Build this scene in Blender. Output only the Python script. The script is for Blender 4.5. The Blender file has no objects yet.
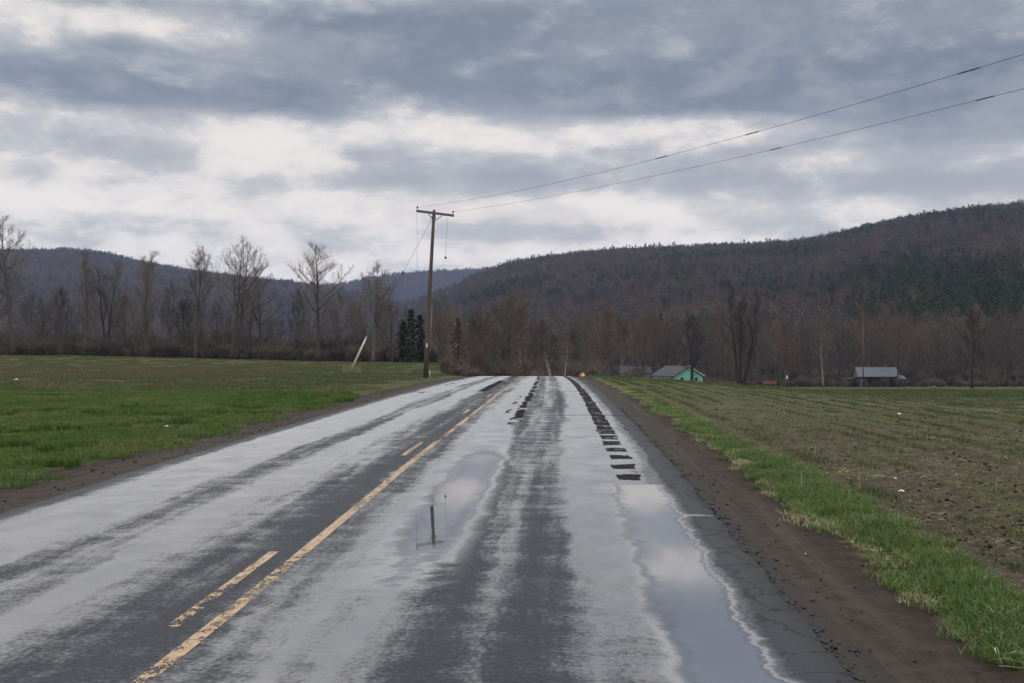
import bpy, math, random
import numpy as np
from mathutils import Vector, Matrix

SC = bpy.context.scene
COL = SC.collection
R = math.radians
F = 1024.0            # focal length of the camera in picture widths * 1024
CAMZ = 2.3
YH = 351.0            # picture row of the true horizon

# ------------------------------------------------------------------ numeric helpers
def pchip(xs, ys):
    xs = np.array(xs, float); ys = np.array(ys, float)
    h = np.diff(xs); dl = np.diff(ys) / h
    m = np.zeros_like(xs)
    for i in range(1, len(xs) - 1):
        if dl[i-1] * dl[i] > 0:
            w1 = 2*h[i] + h[i-1]; w2 = h[i] + 2*h[i-1]
            m[i] = (w1 + w2) / (w1/dl[i-1] + w2/dl[i])
    m[0] = dl[0]; m[-1] = dl[-1]
    def f(x):
        x = np.clip(np.asarray(x, float), xs[0], xs[-1])
        k = np.clip(np.searchsorted(xs, x, side='right') - 1, 0, len(xs) - 2)
        t = (x - xs[k]) / h[k]
        return ((1+2*t)*(1-t)**2*ys[k] + t*(1-t)**2*h[k]*m[k] + t*t*(3-2*t)*ys[k+1] + t*t*(t-1)*h[k]*m[k+1])
    return f

def sstep(a, b, x):
    t = np.clip((np.asarray(x, float) - a) / (b - a), 0, 1)
    return t*t*(3-2*t)

def vnoise(x, y, seed=0):
    x = np.asarray(x, float); y = np.asarray(y, float)
    xi = np.floor(x).astype(np.int64); yi = np.floor(y).astype(np.int64)
    fx = x - xi; fy = y - yi
    fx = fx*fx*(3-2*fx); fy = fy*fy*(3-2*fy)
    def hsh(a, b):
        n = (a * 374761393 + b * 668265263 + seed * 974711) & 0xffffffff
        n = ((n ^ (n >> 13)) * 1274126177) & 0xffffffff
        n = n ^ (n >> 16)
        return (n & 0xffff) / 65535.0
    return ((hsh(xi, yi)*(1-fx) + hsh(xi+1, yi)*fx)*(1-fy) + (hsh(xi, yi+1)*(1-fx) + hsh(xi+1, yi+1)*fx)*fy)

def fbm(x, y, oct=4, seed=0):
    s = 0; a = .5
    for i in range(oct):
        s = s + a * (vnoise(x * 2**i, y * 2**i, seed + i*17) - .5)
        a *= .5
    return s

# ------------------------------------------------------------------ the lie of the land (o = metres right of the road's centre line)
def XC(d):
    d = np.asarray(d, float)
    dd = np.clip(d, -60, 260)
    sl = .055 - 2*.000147*dd
    return -2.85 + .055*dd - .000147*dd**2 + (d - dd) * np.where(d > 260, .055 - 2*.000147*260, .055 + 2*.000147*60)
ZC = pchip([-200, -20, 7.3, 13.9, 21.3, 49, 100, 125, 150, 200, 330, 400, 9000], [0, 0, .005, .085, .19, .27, -.17, -1.0, -2.3, -4.4, -8.4, -9.6, -10])
ZR = pchip([-200, 0, 15, 40, 80, 150, 320, 400, 9000], [0, 0, 0, -.3, -1.2, -3.5, -9.3, -10, -10.3])
ZA = pchip([-200, 0, 40, 91, 150, 250, 290, 400, 9000], [0, .05, .28, .2, -.05, -.5, -1.2, -8, -10])
ZB = pchip([-200, 0, 50, 110, 250, 290, 400, 9000], [0, .1, .33, .6, 1.1, .8, -8, -10])
PW = 4.85             # half width of the pavement

def Good(o, d, rough=True):
    o = np.asarray(o, float); d = np.asarray(d, float)
    zc = ZC(d)
    zl = ZA(d) + (ZB(d) - ZA(d)) * sstep(25, 120, -o)
    z = zc + (zl - zc) * sstep(6, 22, -o) + (ZR(d) - zc) * sstep(6, 30, o)
    z = z - .05 * sstep(4.5, 5.2, np.abs(o)) - .22 * (1 - sstep(4.35, 4.7, np.abs(o)))
    z = z - .06 * np.exp(-((o - 5.7) / .5)**2) + .05 * sstep(6.2, 7.0, np.abs(o))
    if rough:
        near = 1 - sstep(60, 160, np.hypot(o, d))
        out = sstep(4.75, 5.1, np.abs(o))
        sh = 1 - sstep(6.0, 6.6, np.abs(o))
        z = z + out * near * (fbm(o*1.7, d*1.7, 4, 5) * (.05 + .05*(1 - sh)) + sh * fbm(o*6, d*5, 3, 9) * .045)
        z = z + near * sstep(7.2, 8.0, o) * (.02*np.cos(o * 2*math.pi / .76) + fbm(o*5, d*5, 3, 31)*.05)
        z = z + sstep(30, 120, np.abs(o)) * fbm(o/40, d/40, 3, 77) * .35
    return z
def G(x, y, rough=True):
    return Good(np.asarray(x, float) - XC(y), y, rough)
def g1(x, y):
    return float(G(np.array([x]), np.array([y]))[0])
def px_x(px, d):
    return (px - 512.0) / F * d
def px_z(py, d):
    return CAMZ + (YH - py) / F * d
def hit(px, py, lo=4.0, hi=420.0):
    ds = np.geomspace(lo, hi, 3000)
    z = G(px_x(px, ds), ds); rz = px_z(py, ds)
    k = np.argmax(rz <= z)
    d = float(ds[k])
    return px_x(px, d), d, float(z[k])

# ------------------------------------------------------------------ object helpers
def tag(o, label=None, cat=None, group=None, kind=None):
    if label: o['label'] = label
    if cat: o['category'] = cat
    if group: o['group'] = group
    if kind: o['kind'] = kind
    return o

def link(o, parent=None, loc=None):
    COL.objects.link(o)
    if parent: o.parent = parent
    if loc is not None: o.location = loc
    return o

def mesh_np(name, V, faces, mats=None):
    """V (n,3); faces: list of int arrays, each (m,k)"""
    me = bpy.data.meshes.new(name)
    V = np.asarray(V, np.float32)
    faces = [np.asarray(f, np.int32) for f in faces if len(f)]
    nl = sum(f.size for f in faces); npoly = sum(len(f) for f in faces)
    me.vertices.add(len(V)); me.vertices.foreach_set('co', V.ravel())
    me.loops.add(nl); me.loops.foreach_set('vertex_index', np.concatenate([f.ravel() for f in faces]))
    me.polygons.add(npoly)
    tot = np.concatenate([np.full(len(f), f.shape[1], np.int32) for f in faces])
    me.polygons.foreach_set('loop_start', np.concatenate([[0], np.cumsum(tot)[:-1]]).astype(np.int32))
    me.update(calc_edges=True); me.validate()
    for m in (mats or []): me.materials.append(m)
    return me

class MB:
    """collects shapes for one mesh object"""
    def __init__(s): s.v = []; s.f = []
    def add(s, vs, fs):
        b = len(s.v); s.v += [tuple(v) for v in vs]; s.f += [tuple(i + b for i in f) for f in fs]
    def box(s, c, size, rot=None):
        x, y, z = (q/2 for q in size)
        vs = [Vector((sx*x, sy*y, sz*z)) for sx in (-1, 1) for sy in (-1, 1) for sz in (-1, 1)]
        if rot is not None: vs = [rot @ v for v in vs]
        s.add([v + Vector(c) for v in vs], [(0,1,3,2), (4,6,7,5), (0,4,5,1), (2,3,7,6), (0,2,6,4), (1,5,7,3)])
    def tube(s, pts, rad, n=8, caps=True):
        pts = [Vector(p) for p in pts]
        if not hasattr(rad, '__len__'): rad = [rad]*len(pts)
        vs = []; fs = []
        prev = None
        for i, p in enumerate(pts):
            t = (pts[min(i+1, len(pts)-1)] - pts[max(i-1, 0)])
            if t.length < 1e-9: t = Vector((0, 0, 1))
            t.normalize()
            if prev is None:
                a = t.orthogonal().normalized()
            else:
                a = prev - t * prev.dot(t)
                a = a.normalized() if a.length > 1e-6 else t.orthogonal().normalized()
            prev = a
            b = t.cross(a)
            for k in range(n):
                an = 2*math.pi*k/n
                vs.append(p + (a*math.cos(an) + b*math.sin(an)) * rad[i])
        for i in range(len(pts)-1):
            for k in range(n):
                fs.append((i*n+k, i*n+(k+1) % n, (i+1)*n+(k+1) % n, (i+1)*n+k))
        if caps:
            fs.append(tuple(range(n))[::-1]); fs.append(tuple((len(pts)-1)*n + k for k in range(n)))
        s.add(vs, fs)
    def lathe(s, c, prof, n=12):
        vs = []; fs = []
        for r, z in prof:
            for k in range(n):
                an = 2*math.pi*k/n
                vs.append((c[0] + r*math.cos(an), c[1] + r*math.sin(an), c[2] + z))
        for i in range(len(prof)-1):
            for k in range(n):
                fs.append((i*n+k, i*n+(k+1) % n, (i+1)*n+(k+1) % n, (i+1)*n+k))
        fs.append(tuple(range(n))[::-1]); fs.append(tuple((len(prof)-1)*n + k for k in range(n)))
        s.add(vs, fs)
    def prism(s, poly, off):
        """closed polygon (3D points) extruded by vector off"""
        n = len(poly); off = Vector(off)
        vs = [Vector(p) for p in poly] + [Vector(p) + off for p in poly]
        fs = [tuple(range(n))[::-1], tuple(range(n, 2*n))] + [(i, (i+1) % n, n+(i+1) % n, n+i) for i in range(n)]
        s.add(vs, fs)
    def mesh(s, name, mat, smooth=False):
        me = bpy.data.meshes.new(name); me.from_pydata(s.v, [], s.f); me.update()
        if mat: me.materials.append(mat)
        if smooth: me.polygons.foreach_set('use_smooth', [True]*len(me.polygons))
        return me
    def build(s, name, mat, parent=None, loc=None, smooth=False, bevel=0):
        o = bpy.data.objects.new(name, s.mesh(name, mat, smooth)); link(o, parent, loc)
        if bevel:
            m = o.modifiers.new('edge', 'BEVEL'); m.width = bevel; m.segments = 2; m.limit_method = 'ANGLE'
        return o

def empty(name, loc, label=None, cat=None, group=None, rz=0):
    o = bpy.data.objects.new(name, None); o.empty_display_size = .2
    link(o, None, loc); o.rotation_euler = (0, 0, rz)
    return tag(o, label, cat, group)

# ------------------------------------------------------------------ node helpers
class NT:
    def __init__(s, tree): s.t = tree; s.L = tree.links
    def node(s, typ, **kw):
        n = s.t.nodes.new(typ)
        for k, v in kw.items(): setattr(n, k, v)
        return n
    def put(s, inp, v):
        if isinstance(v, bpy.types.NodeSocket): s.L.new(v, inp)
        elif v is not None:
            if hasattr(inp.default_value, '__len__') and not hasattr(v, '__len__'): v = (v,)*len(inp.default_value)
            if hasattr(v, '__len__') and len(inp.default_value) == 4 and len(v) == 3: v = (*v, 1)
            inp.default_value = v
    def m(s, op, a, b=None, c=None, clamp=False):
        n = s.node('ShaderNodeMath', operation=op, use_clamp=clamp)
        for i, v in enumerate((a, b, c)):
            if v is not None: s.put(n.inputs[i], v)
        return n.outputs[0]
    def add(s, a, b): return s.m('ADD', a, b)
    def sub(s, a, b): return s.m('SUBTRACT', a, b)
    def mul(s, a, b): return s.m('MULTIPLY', a, b)
    def ss(s, a, b, x):
        n = s.node('ShaderNodeMapRange', interpolation_type='SMOOTHSTEP')
        s.put(n.inputs['Value'], x)
        if a < b:
            s.put(n.inputs['From Min'], a); s.put(n.inputs['From Max'], b)
        else:
            s.put(n.inputs['From Min'], b); s.put(n.inputs['From Max'], a); s.put(n.inputs['To Min'], 1.0); s.put(n.inputs['To Max'], 0.0)
        return n.outputs['Result']
    def xyz(s, x, y, z=0.0):
        n = s.node('ShaderNodeCombineXYZ')
        for i, v in enumerate((x, y, z)): s.put(n.inputs[i], v)
        return n.outputs[0]
    def sep(s, v):
        n = s.node('ShaderNodeSeparateXYZ'); s.put(n.inputs[0], v); return n.outputs
    def noise(s, vec, scale=1.0, detail=4.0, rough=.55, dist=0.0, col=False):
        n = s.node('ShaderNodeTexNoise'); n.noise_dimensions = '3D'
        s.put(n.inputs['Vector'], vec); s.put(n.inputs['Scale'], scale); s.put(n.inputs['Detail'], detail)
        s.put(n.inputs['Roughness'], rough); s.put(n.inputs['Distortion'], dist)
        return n.outputs['Color'] if col else n.outputs['Fac']
    def mix(s, f, a, b):
        n = s.node('ShaderNodeMix', data_type='RGBA')
        s.put(n.inputs[0], f); s.put(n.inputs[6], a); s.put(n.inputs[7], b); return n.outputs[2]
    def mixf(s, f, a, b):
        n = s.node('ShaderNodeMix', data_type='FLOAT')
        s.put(n.inputs[0], f); s.put(n.inputs[2], a); s.put(n.inputs[3], b); return n.outputs[0]
    def mixv(s, f, a, b):
        n = s.node('ShaderNodeMix', data_type='VECTOR')
        s.put(n.inputs[0], f); s.put(n.inputs[4], a); s.put(n.inputs[5], b); return n.outputs[1]
    def ramp(s, f, stops, interp='LINEAR'):
        n = s.node('ShaderNodeValToRGB'); s.put(n.inputs[0], f)
        cr = n.color_ramp; cr.interpolation = interp
        while len(cr.elements) < len(stops): cr.elements.new(1.0)
        for e, (p, c) in zip(cr.elements, stops):
            e.position = p; e.color = (c, c, c, 1) if not hasattr(c, '__len__') else (*c[:3], 1)
        return n.outputs[0]
    def bump(s, h, strength=.3, dist=.02, normal=None):
        n = s.node('ShaderNodeBump'); s.put(n.inputs['Height'], h); s.put(n.inputs['Strength'], strength); s.put(n.inputs['Distance'], dist)
        if normal is not None: s.put(n.inputs['Normal'], normal)
        return n.outputs[0]

def newmat(name):
    m = bpy.data.materials.new(name); m.use_nodes = True
    nt = NT(m.node_tree); m.node_tree.nodes.clear()
    out = nt.node('ShaderNodeOutputMaterial'); p = nt.node('ShaderNodeBsdfPrincipled')
    nt.L.new(p.outputs[0], out.inputs[0])
    return m, nt, p, out

def simple(name, c1, c2, scale=6.0, rough=.8, bump=.2, stretch=(1, 1, 1), spec=.3, metal=0.0, rnd=0.0):
    m, nt, p, out = newmat(name)
    tc = nt.node('ShaderNodeTexCoord').outputs['Object']
    mp = nt.node('ShaderNodeMapping'); nt.put(mp.inputs[0], tc); nt.put(mp.inputs['Scale'], stretch)
    n = nt.noise(mp.outputs[0], scale, 6, .6)
    f = nt.ss(.33, .67, n)
    c = nt.mix(f, c1, c2)
    if rnd:
        r = nt.node('ShaderNodeObjectInfo').outputs['Random']
        hs = nt.node('ShaderNodeHueSaturation'); nt.put(hs.inputs['Color'], c)
        nt.put(hs.inputs['Value'], nt.add(nt.mul(nt.sub(r, .5), 2*rnd), 1.0))
        nt.put(hs.inputs['Hue'], nt.add(nt.mul(nt.sub(nt.m('FRACT', nt.mul(r, 7.31)), .5), .03), .5))
        c = hs.outputs[0]
    nt.put(p.inputs['Base Color'], c); nt.put(p.inputs['Roughness'], rough); nt.put(p.inputs['Specular IOR Level'], spec)
    nt.put(p.inputs['Metallic'], metal)
    if bump: nt.put(p.inputs['Normal'], nt.bump(n, bump, .02))
    return m

M = {}
M['bark'] = simple('bark', (.040, .034, .030), (.085, .074, .065), 3, .9, .5, (3, 3, .5), .1, rnd=.2)
M['bark_dark'] = simple('dark_bark', (.020, .017, .015), (.040, .034, .030), 3, .9, .5, (3, 3, .5), .1)
M['bark_pale'] = simple('pale_bark', (.07, .063, .055), (.18, .17, .155), 2, .85, .3, (2, 2, .6), .1)
M['twig_dark'] = simple('dark_twigs', (.028, .022, .019), (.052, .040, .034), 1, .9, 0, spec=.05)
M['bark_white'] = simple('white_bark', (.13, .125, .115), (.28, .27, .255), 2, .85, .3, (2, 2, 2), .1)
M['twig_grey'] = simple('grey_twigs', (0.0561, 0.0485, 0.0425), (0.0918, 0.0790, 0.0680), 1, .9, 0, spec=.05, rnd=.2)
M['twig_tan'] = simple('tan_twigs', (.095, .075, .058), (.15, .12, .093), 1, .9, 0, spec=.05, rnd=.2)
M['twig_brown'] = simple('brown_twigs', (0.0748, 0.0578, 0.0459), (0.1232, 0.0935, 0.0731), 1, .9, 0, spec=.05, rnd=.25)
M['twig_red'] = simple('reddish_twigs', (0.0771, 0.0541, 0.0443), (0.1230, 0.0836, 0.0672), 1, .9, 0, spec=.05, rnd=.25)
M['needle'] = simple('conifer_needles', (.010, .018, .010), (.024, .036, .018), 1.5, .8, 0, spec=.1, rnd=.3)
M['needle_brown'] = simple('dying_needles', (.085, .060, .038), (.15, .11, .07), 1.5, .9, 0, spec=.05)
M['wood_pole'] = simple('weathered_pole_wood', (.055, .040, .034), (.12, .088, .072), 5, .85, .4, (4, 4, .3), .15)
M['wood_arm'] = simple('grey_crossarm_wood', (.08, .068, .056), (.15, .13, .105), 6, .85, .3, (1, 4, 4), .15)
M['wood_pale'] = simple('pale_post_wood', (.32, .28, .22), (.50, .45, .37), 5, .85, .3, (4, 4, .4), .15)
M['steel'] = simple('dull_steel', (.10, .10, .105), (.17, .17, .175), 10, .5, .1, metal=.6)
M['wire'] = simple('dark_cable', (.018, .018, .02), (.04, .04, .042), 10, .6, 0, spec=.2)
M['ceramic'] = simple('brown_porcelain', (.06, .035, .025), (.11, .07, .05), 8, .25, 0, spec=.5)
M['white_paint'] = simple('off_white_paint', (.55, .54, .50), (.74, .73, .70), 6, .6, .05)
M['paper'] = simple('damp_paper', (.32, .32, .31), (.50, .50, .48), 20, .7, .1)
M['mint'] = simple('mint_green_siding', (.13, .40, .27), (.18, .50, .34), 3, .7, .1, (.3, .3, 8))
M['mint_trim'] = simple('pale_trim_boards', (.42, .48, .45), (.56, .60, .57), 6, .7, .1)
M['shingle'] = simple('grey_shingles', (.036, .036, .039), (.062, .062, .066), 4, .9, .3, (1, 6, 6), .08)
M['pale_wall'] = simple('pale_grey_siding', (.30, .30, .31), (.42, .42, .43), 3, .75, .1, (.3, .3, 8))
M['dark_wood'] = simple('dark_shed_boards', (.018, .016, .015), (.045, .040, .036), 3, .85, .2, (8, 8, .4))
M['tan_wall'] = simple('tan_block_wall', (.10, .085, .07), (.16, .135, .115), 4, .85, .2)
M['red_door'] = simple('dark_red_door', (.07, .014, .012), (.12, .028, .022), 4, .6, .1)
M['metal_roof'] = simple('ribbed_metal_roof', (.055, .068, .085), (.085, .102, .125), 2, .6, .1, (8, 1, 1), .25, metal=.1)
M['dark_glass'] = simple('dark_window_glass', (.012, .013, .015), (.02, .022, .024), 3, .1, 0, spec=.5)
M['orange'] = simple('orange_sign_paint', (.36, .13, .03), (.48, .19, .05), 5, .5, .05)
M['yellow_pale'] = simple('pale_sign_patch', (.75, .55, .22), (.85, .66, .32), 5, .5, .05)
M['rust'] = simple('rusty_orange_metal', (.12, .052, .026), (.21, .10, .05), 4, .8, .2)
M['rubber'] = simple('black_rubber', (.012, .012, .012), (.03, .03, .03), 6, .8, .1)

# ------------------------------------------------------------------ scatter of "stuff" by geometry nodes
def scatter(name, pts, rot, scl, tid, templates, label=None, cat=None, kind='stuff'):
    me = bpy.data.meshes.new(name)
    pts = np.asarray(pts, np.float32); n = len(pts)
    me.vertices.add(n); me.vertices.foreach_set('co', pts.ravel())
    a = me.attributes.new('rot', 'FLOAT_VECTOR', 'POINT'); a.data.foreach_set('vector', np.asarray(rot, np.float32).ravel())
    a = me.attributes.new('scl', 'FLOAT_VECTOR', 'POINT'); a.data.foreach_set('vector', np.asarray(scl, np.float32).ravel())
    a = me.attributes.new('tid', 'INT', 'POINT'); a.data.foreach_set('value', np.asarray(tid, np.int32))
    o = bpy.data.objects.new(name, me); link(o); tag(o, label, cat, None, kind)
    co = bpy.data.collections.new(name + '_shapes')
    for i, tm in enumerate(templates):
        co.objects.link(bpy.data.objects.new('%s_shape_%02d' % (name, i), tm))
    ng = bpy.data.node_groups.new(name + '_scatter', 'GeometryNodeTree')
    ng.interface.new_socket('Geometry', in_out='INPUT', socket_type='NodeSocketGeometry')
    ng.interface.new_socket('Geometry', in_out='OUTPUT', socket_type='NodeSocketGeometry')
    N = ng.nodes
    gi = N.new('NodeGroupInput'); go = N.new('NodeGroupOutput')
    ip = N.new('GeometryNodeInstanceOnPoints'); ci = N.new('GeometryNodeCollectionInfo')
    ci.inputs['Collection'].default_value = co
    ci.inputs['Separate Children'].default_value = True; ci.inputs['Reset Children'].default_value = True
    def attr(nm, typ):
        q = N.new('GeometryNodeInputNamedAttribute'); q.data_type = typ; q.inputs['Name'].default_value = nm
        return next(s for s in q.outputs if s.enabled and s.name == 'Attribute')
    e2r = N.new('FunctionNodeEulerToRotation')
    L = ng.links.new
    L(attr('rot', 'FLOAT_VECTOR'), e2r.inputs[0])
    L(gi.outputs[0], ip.inputs['Points']); L(ci.outputs[0], ip.inputs['Instance'])
    ip.inputs['Pick Instance'].default_value = True
    L(attr('tid', 'INT'), ip.inputs['Instance Index'])
    L(e2r.outputs[0], ip.inputs['Rotation']); L(attr('scl', 'FLOAT_VECTOR'), ip.inputs['Scale'])
    L(ip.outputs[0], go.inputs[0])
    md = o.modifiers.new('scatter', 'NODES'); md.node_group = ng
    return o

RNG = np.random.default_rng(7)
def zrot(n, tilt=0.0):
    r = np.zeros((n, 3)); r[:, 2] = RNG.uniform(0, 2*math.pi, n)
    if tilt: r[:, 0] = RNG.normal(0, tilt, n); r[:, 1] = RNG.normal(0, tilt, n)
    return r
def uscl(a, b, n, zvar=0.0):
    s = np.repeat(RNG.uniform(a, b, n)[:, None], 3, 1)
    if zvar: s[:, 2] *= RNG.uniform(1 - zvar, 1 + zvar, n)
    return s

# ------------------------------------------------------------------ road
def road_material():
    m, nt, p, out = newmat('wet_asphalt')
    uv = nt.node('ShaderNodeUVMap', uv_map='metres').outputs[0]
    o, d, _ = nt.sep(uv)
    v = lambda a, b, z=0.0: nt.xyz(nt.mul(o, a), nt.mul(d, b), z)
    nbig = nt.noise(v(.55, .16), 1, 3, .5)
    nmid = nt.noise(v(1.5, 1.5, 3.1), 1, 6, .62)
    nstr = nt.noise(nt.xyz(nt.mul(o, 1.1), nt.add(nt.mul(d, 3.6), nt.mul(nt.sub(nbig, .5), 6.0)), 7.7), 1, 7, .68)
    nfine = nt.noise(v(22, 22, 1.0), 1, 3, .6)
    nlong = nt.noise(nt.xyz(nt.add(nt.mul(o, 2.0), nt.mul(nt.sub(nmid, .5), .9)), nt.mul(d, .06), 6.1), 1, 6, .62)
    nlong2 = nt.noise(nt.xyz(nt.add(nt.mul(o, 5.0), nt.mul(nt.sub(nmid, .5), 2.5)), nt.mul(d, .30), 2.9), 1, 4, .6)
    ow = nt.add(o, nt.mul(nt.sub(nbig, .5), .7))
    prof = [(-4.85, .10), (-4.62, .22), (-4.45, .62), (-3.9, .80), (-3.2, .80), (-2.8, .26), (-2.35, .30), (-2.1, .78), (-1.75, .82), (-1.35, .50), (-.95, .13), (-.3, .12), (.02, .30), (.35, .52), (.7, .86),
            (1.2, .90), (1.42, .62), (1.66, .22), (1.9, .26), (2.18, .50), (2.42, .25), (2.75, .30), (3.05, .70), (3.5, .86), (3.7, .8), (4.15, .62), (4.3, .40), (4.42, .26), (4.55, .10), (4.85, .06)]
    P = nt.ramp(nt.m('DIVIDE', nt.add(ow, 5.0), 10.0), [((a + 5)/10, b) for a, b in prof])
    w = nt.add(nt.add(P, nt.add(nt.mul(nt.sub(nmid, .5), .5), nt.mul(nt.sub(nlong2, .5), .6))), nt.add(nt.mul(nt.sub(nstr, .5), .85), nt.mul(nt.sub(nlong, .5), 1.5)))
    w = nt.add(w, nt.mul(nt.sub(nfine, .5), .8))
    w = nt.sub(w, nt.mul(nt.ss(13, 6, d), nt.mul(nt.ss(.3, 1.6, o), .22)))
    wet = nt.ss(.06, .94, w)
    # standing water: the gutter on the right and the worn wheel path
    edge = nt.add(nt.mul(nt.sub(nmid, .5), .5), nt.mul(nt.sub(nstr, .5), .35))
    oe = nt.add(o, edge)
    gut = nt.m('MULTIPLY', nt.ss(3.44, 3.82, nt.add(o, nt.mul(edge, .8))), nt.ss(4.44, 4.26, nt.add(o, nt.mul(edge, .9))))
    gut = nt.mul(gut, nt.ss(16.75, 16.55, nt.add(d, nt.mul(edge, .8))))
    wl = nt.m('MULTIPLY', nt.ss(.52, 1.15, nt.add(o, nt.mul(edge, .8))), nt.ss(1.88, 1.30, oe))
    wl = nt.mul(wl, nt.mul(nt.ss(9.0, 13.0, nt.add(d, nt.mul(edge, 14))), nt.ss(23, 19.5, d)))
    pool = nt.m('MAXIMUM', gut, nt.mul(wl, .97))
    film = nt.mul(nt.ss(4.50, 4.42, nt.add(o, nt.mul(edge, .9))), nt.ss(3.6, 4.2, o))
    wet = nt.mul(nt.m('MAXIMUM', wet, nt.mul(film, .22)), nt.ss(4.56, 4.44, nt.add(o, nt.mul(edge, .9))))
    wet = nt.mul(wet, nt.sub(1.0, nt.mul(nt.ss(-4.45, -4.7, nt.add(o, nt.mul(edge, .9))), .85)))
    # a thread of water draining across the dry edge
    drain = nt.mul(nt.ss(.10, .03, nt.m('ABSOLUTE', nt.sub(nt.add(d, nt.mul(edge, .25)), 13.85))), nt.ss(4.2, 4.3, o))
    wet = nt.m('MAXIMUM', wet, drain)
    # tar strips and the rumble grooves
    jag = nt.mul(nt.sub(nt.noise(v(2.2, 1.1, 4.4), 1, 4, .6), .5), .55)
    def strip(c, hw, d0, d1, cut=None):
        q = nt.ss(hw + .03, hw - .03, nt.m('ABSOLUTE', nt.sub(nt.add(o, jag), c)))
        q = nt.mul(q, nt.mul(nt.ss(d0, d0 + 1.5, d), nt.ss(d1 + 2, d1, d)))
        if cut is not None: q = nt.mul(q, nt.ss(cut - .03, cut + .03, nt.noise(v(.8, .35, c*9), 1, 4, .7)))
        return q
    tar = strip(1.42, .13, 28, 130, .44)
    for a in ((1.0, .08, 31, 46, .50), (-1.12, .22, 51, 74, .36), (-1.0, .16, 88, 112, .45), (-.62, .10, 64, 100, .52), (2.0, .05, 40, 90, .58)):
        tar = nt.m('MAXIMUM', tar, strip(*a))
    duty = nt.mixf(nt.ss(18, 31, d), .46, .99)
    grp = nt.m('LESS_THAN', nt.m('FRACT', nt.m('DIVIDE', nt.sub(nt.add(d, nt.mul(jag, .9)), 17.2), 1.42)), duty)
    hw = nt.mixf(nt.ss(18, 70, d), .21, .19)
    rum = nt.mul(nt.m('LESS_THAN', nt.m('ABSOLUTE', nt.sub(nt.add(o, nt.mul(jag, .45)), 3.93)), hw), nt.m('GREATER_THAN', d, 17.0))
    rum = nt.mul(nt.mul(rum, grp), nt.ss(.33, .43, nt.noise(v(3, 2.2, 3.3), 1, 5, .7)))
    rl = nt.mul(nt.m('LESS_THAN', nt.m('ABSOLUTE', nt.sub(nt.add(o, nt.mul(jag, .3)), -3.95)), .14), nt.ss(44, 48, d))
    rl = nt.mul(rl, nt.m('GREATER_THAN', nt.noise(v(.3, .5, 8.8), 1, 4, .7), .56))
    tar = nt.m('MAXIMUM', tar, nt.m('MAXIMUM', nt.mul(rum, .96), rl))
    # hairline transverse cracks in the right lane
    ck = None
    for dc in (24.2, 27.3, 33.0, 41.0, 52.0, 66.0):
        q = nt.ss(.10 * (dc/25)**1.6, .02, nt.m('ABSOLUTE', nt.sub(nt.add(d, nt.add(nt.mul(jag, .8), nt.mul(o, .06))), dc)))
        ck = q if ck is None else nt.m('MAXIMUM', ck, q)
    ck = nt.mul(ck, nt.mul(nt.ss(1.9, 2.6, o), nt.ss(.40, .52, nt.noise(v(1.1, .7, 2.2), 1, 3, .6))))
    tar = nt.m('MAXIMUM', tar, nt.mul(ck, .8))
    # crazing of the dry edge
    vor = nt.node('ShaderNodeTexVoronoi', feature='DISTANCE_TO_EDGE'); nt.put(vor.inputs['Vector'], nt.xyz(nt.add(nt.mul(o, 2.2), nt.mul(nmid, 1.2)), nt.add(nt.mul(d, 1.8), nt.mul(nstr, 1.2)), 0.0)); nt.put(vor.inputs['Scale'], 1.0)
    crz = nt.mul(nt.ss(.05, .01, vor.outputs['Distance']), nt.ss(4.4, 4.5, o))
    dry = nt.sub(1.0, wet)
    notar = nt.sub(1.0, tar)
    pool = nt.mul(pool, notar)
    wet = nt.mul(wet, notar)
    edge_dust = nt.mul(nt.ss(4.35, 4.75, nt.add(nt.m('ABSOLUTE', o), nt.mul(edge, .6))), .8)
    base = nt.mix(nmid, (.011, .0125, .016), (.024, .026, .031))
    base = nt.mix(nt.mul(nt.sub(nfine, .35), .8), base, (.070, .073, .080))
    base = nt.mix(edge_dust, base, (.026, .027, .030))
    base = nt.mix(nt.mul(wet, .5), base, (.024, .025, .03))
    base = nt.mix(tar, base, (.014, .013, .013))
    base = nt.mix(crz, base, (.012, .012, .013))
    base = nt.mix(pool, base, (.020, .021, .024))
    nt.put(p.inputs['Base Color'], base)
    rough = nt.mixf(wet, .62, nt.mixf(nt.ss(.35, .65, nmid), .36, .285))
    rough = nt.mixf(tar, rough, .95)
    rough = nt.mixf(nt.ss(.15, .85, pool), rough, nt.mixf(nt.ss(8, 13, d), .11, .02))
    nt.put(p.inputs['Roughness'], rough)
    ior = nt.mixf(wet, 1.33, nt.mixf(nt.ss(7, 26, d), 2.25, 3.6))
    ior = nt.mixf(pool, ior, 5.0)
    nt.put(p.inputs['IOR'], ior)
    sp = nt.mixf(tar, nt.mixf(wet, .10, .5), .02)
    sp = nt.mixf(pool, sp, .62)
    nt.put(p.inputs['Specular IOR Level'], nt.mixf(nt.mul(edge_dust, nt.sub(1.0, pool)), sp, .15))
    h = nt.add(nt.mul(nfine, 1.0), nt.mul(nt.noise(v(60, 60), 1, 2, .5), .6))
    bs = nt.mixf(wet, .7, .22)
    b = nt.node('ShaderNodeBump'); nt.put(b.inputs['Height'], h); nt.put(b.inputs['Strength'], bs); nt.put(b.inputs['Distance'], .008)
    nrm = nt.mixv(nt.ss(.1, .6, pool), b.outputs[0], (0, 0, 1))
    nt.put(p.inputs['Normal'], nrm)
    return m

def uv_mesh(me, U):
    uvl = me.uv_layers.new(name='metres')
    li = np.empty(len(me.loops), np.int32); me.loops.foreach_get('vertex_index', li)
    uvl.data.foreach_set('uv', np.asarray(U, np.float32)[li].ravel())

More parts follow.
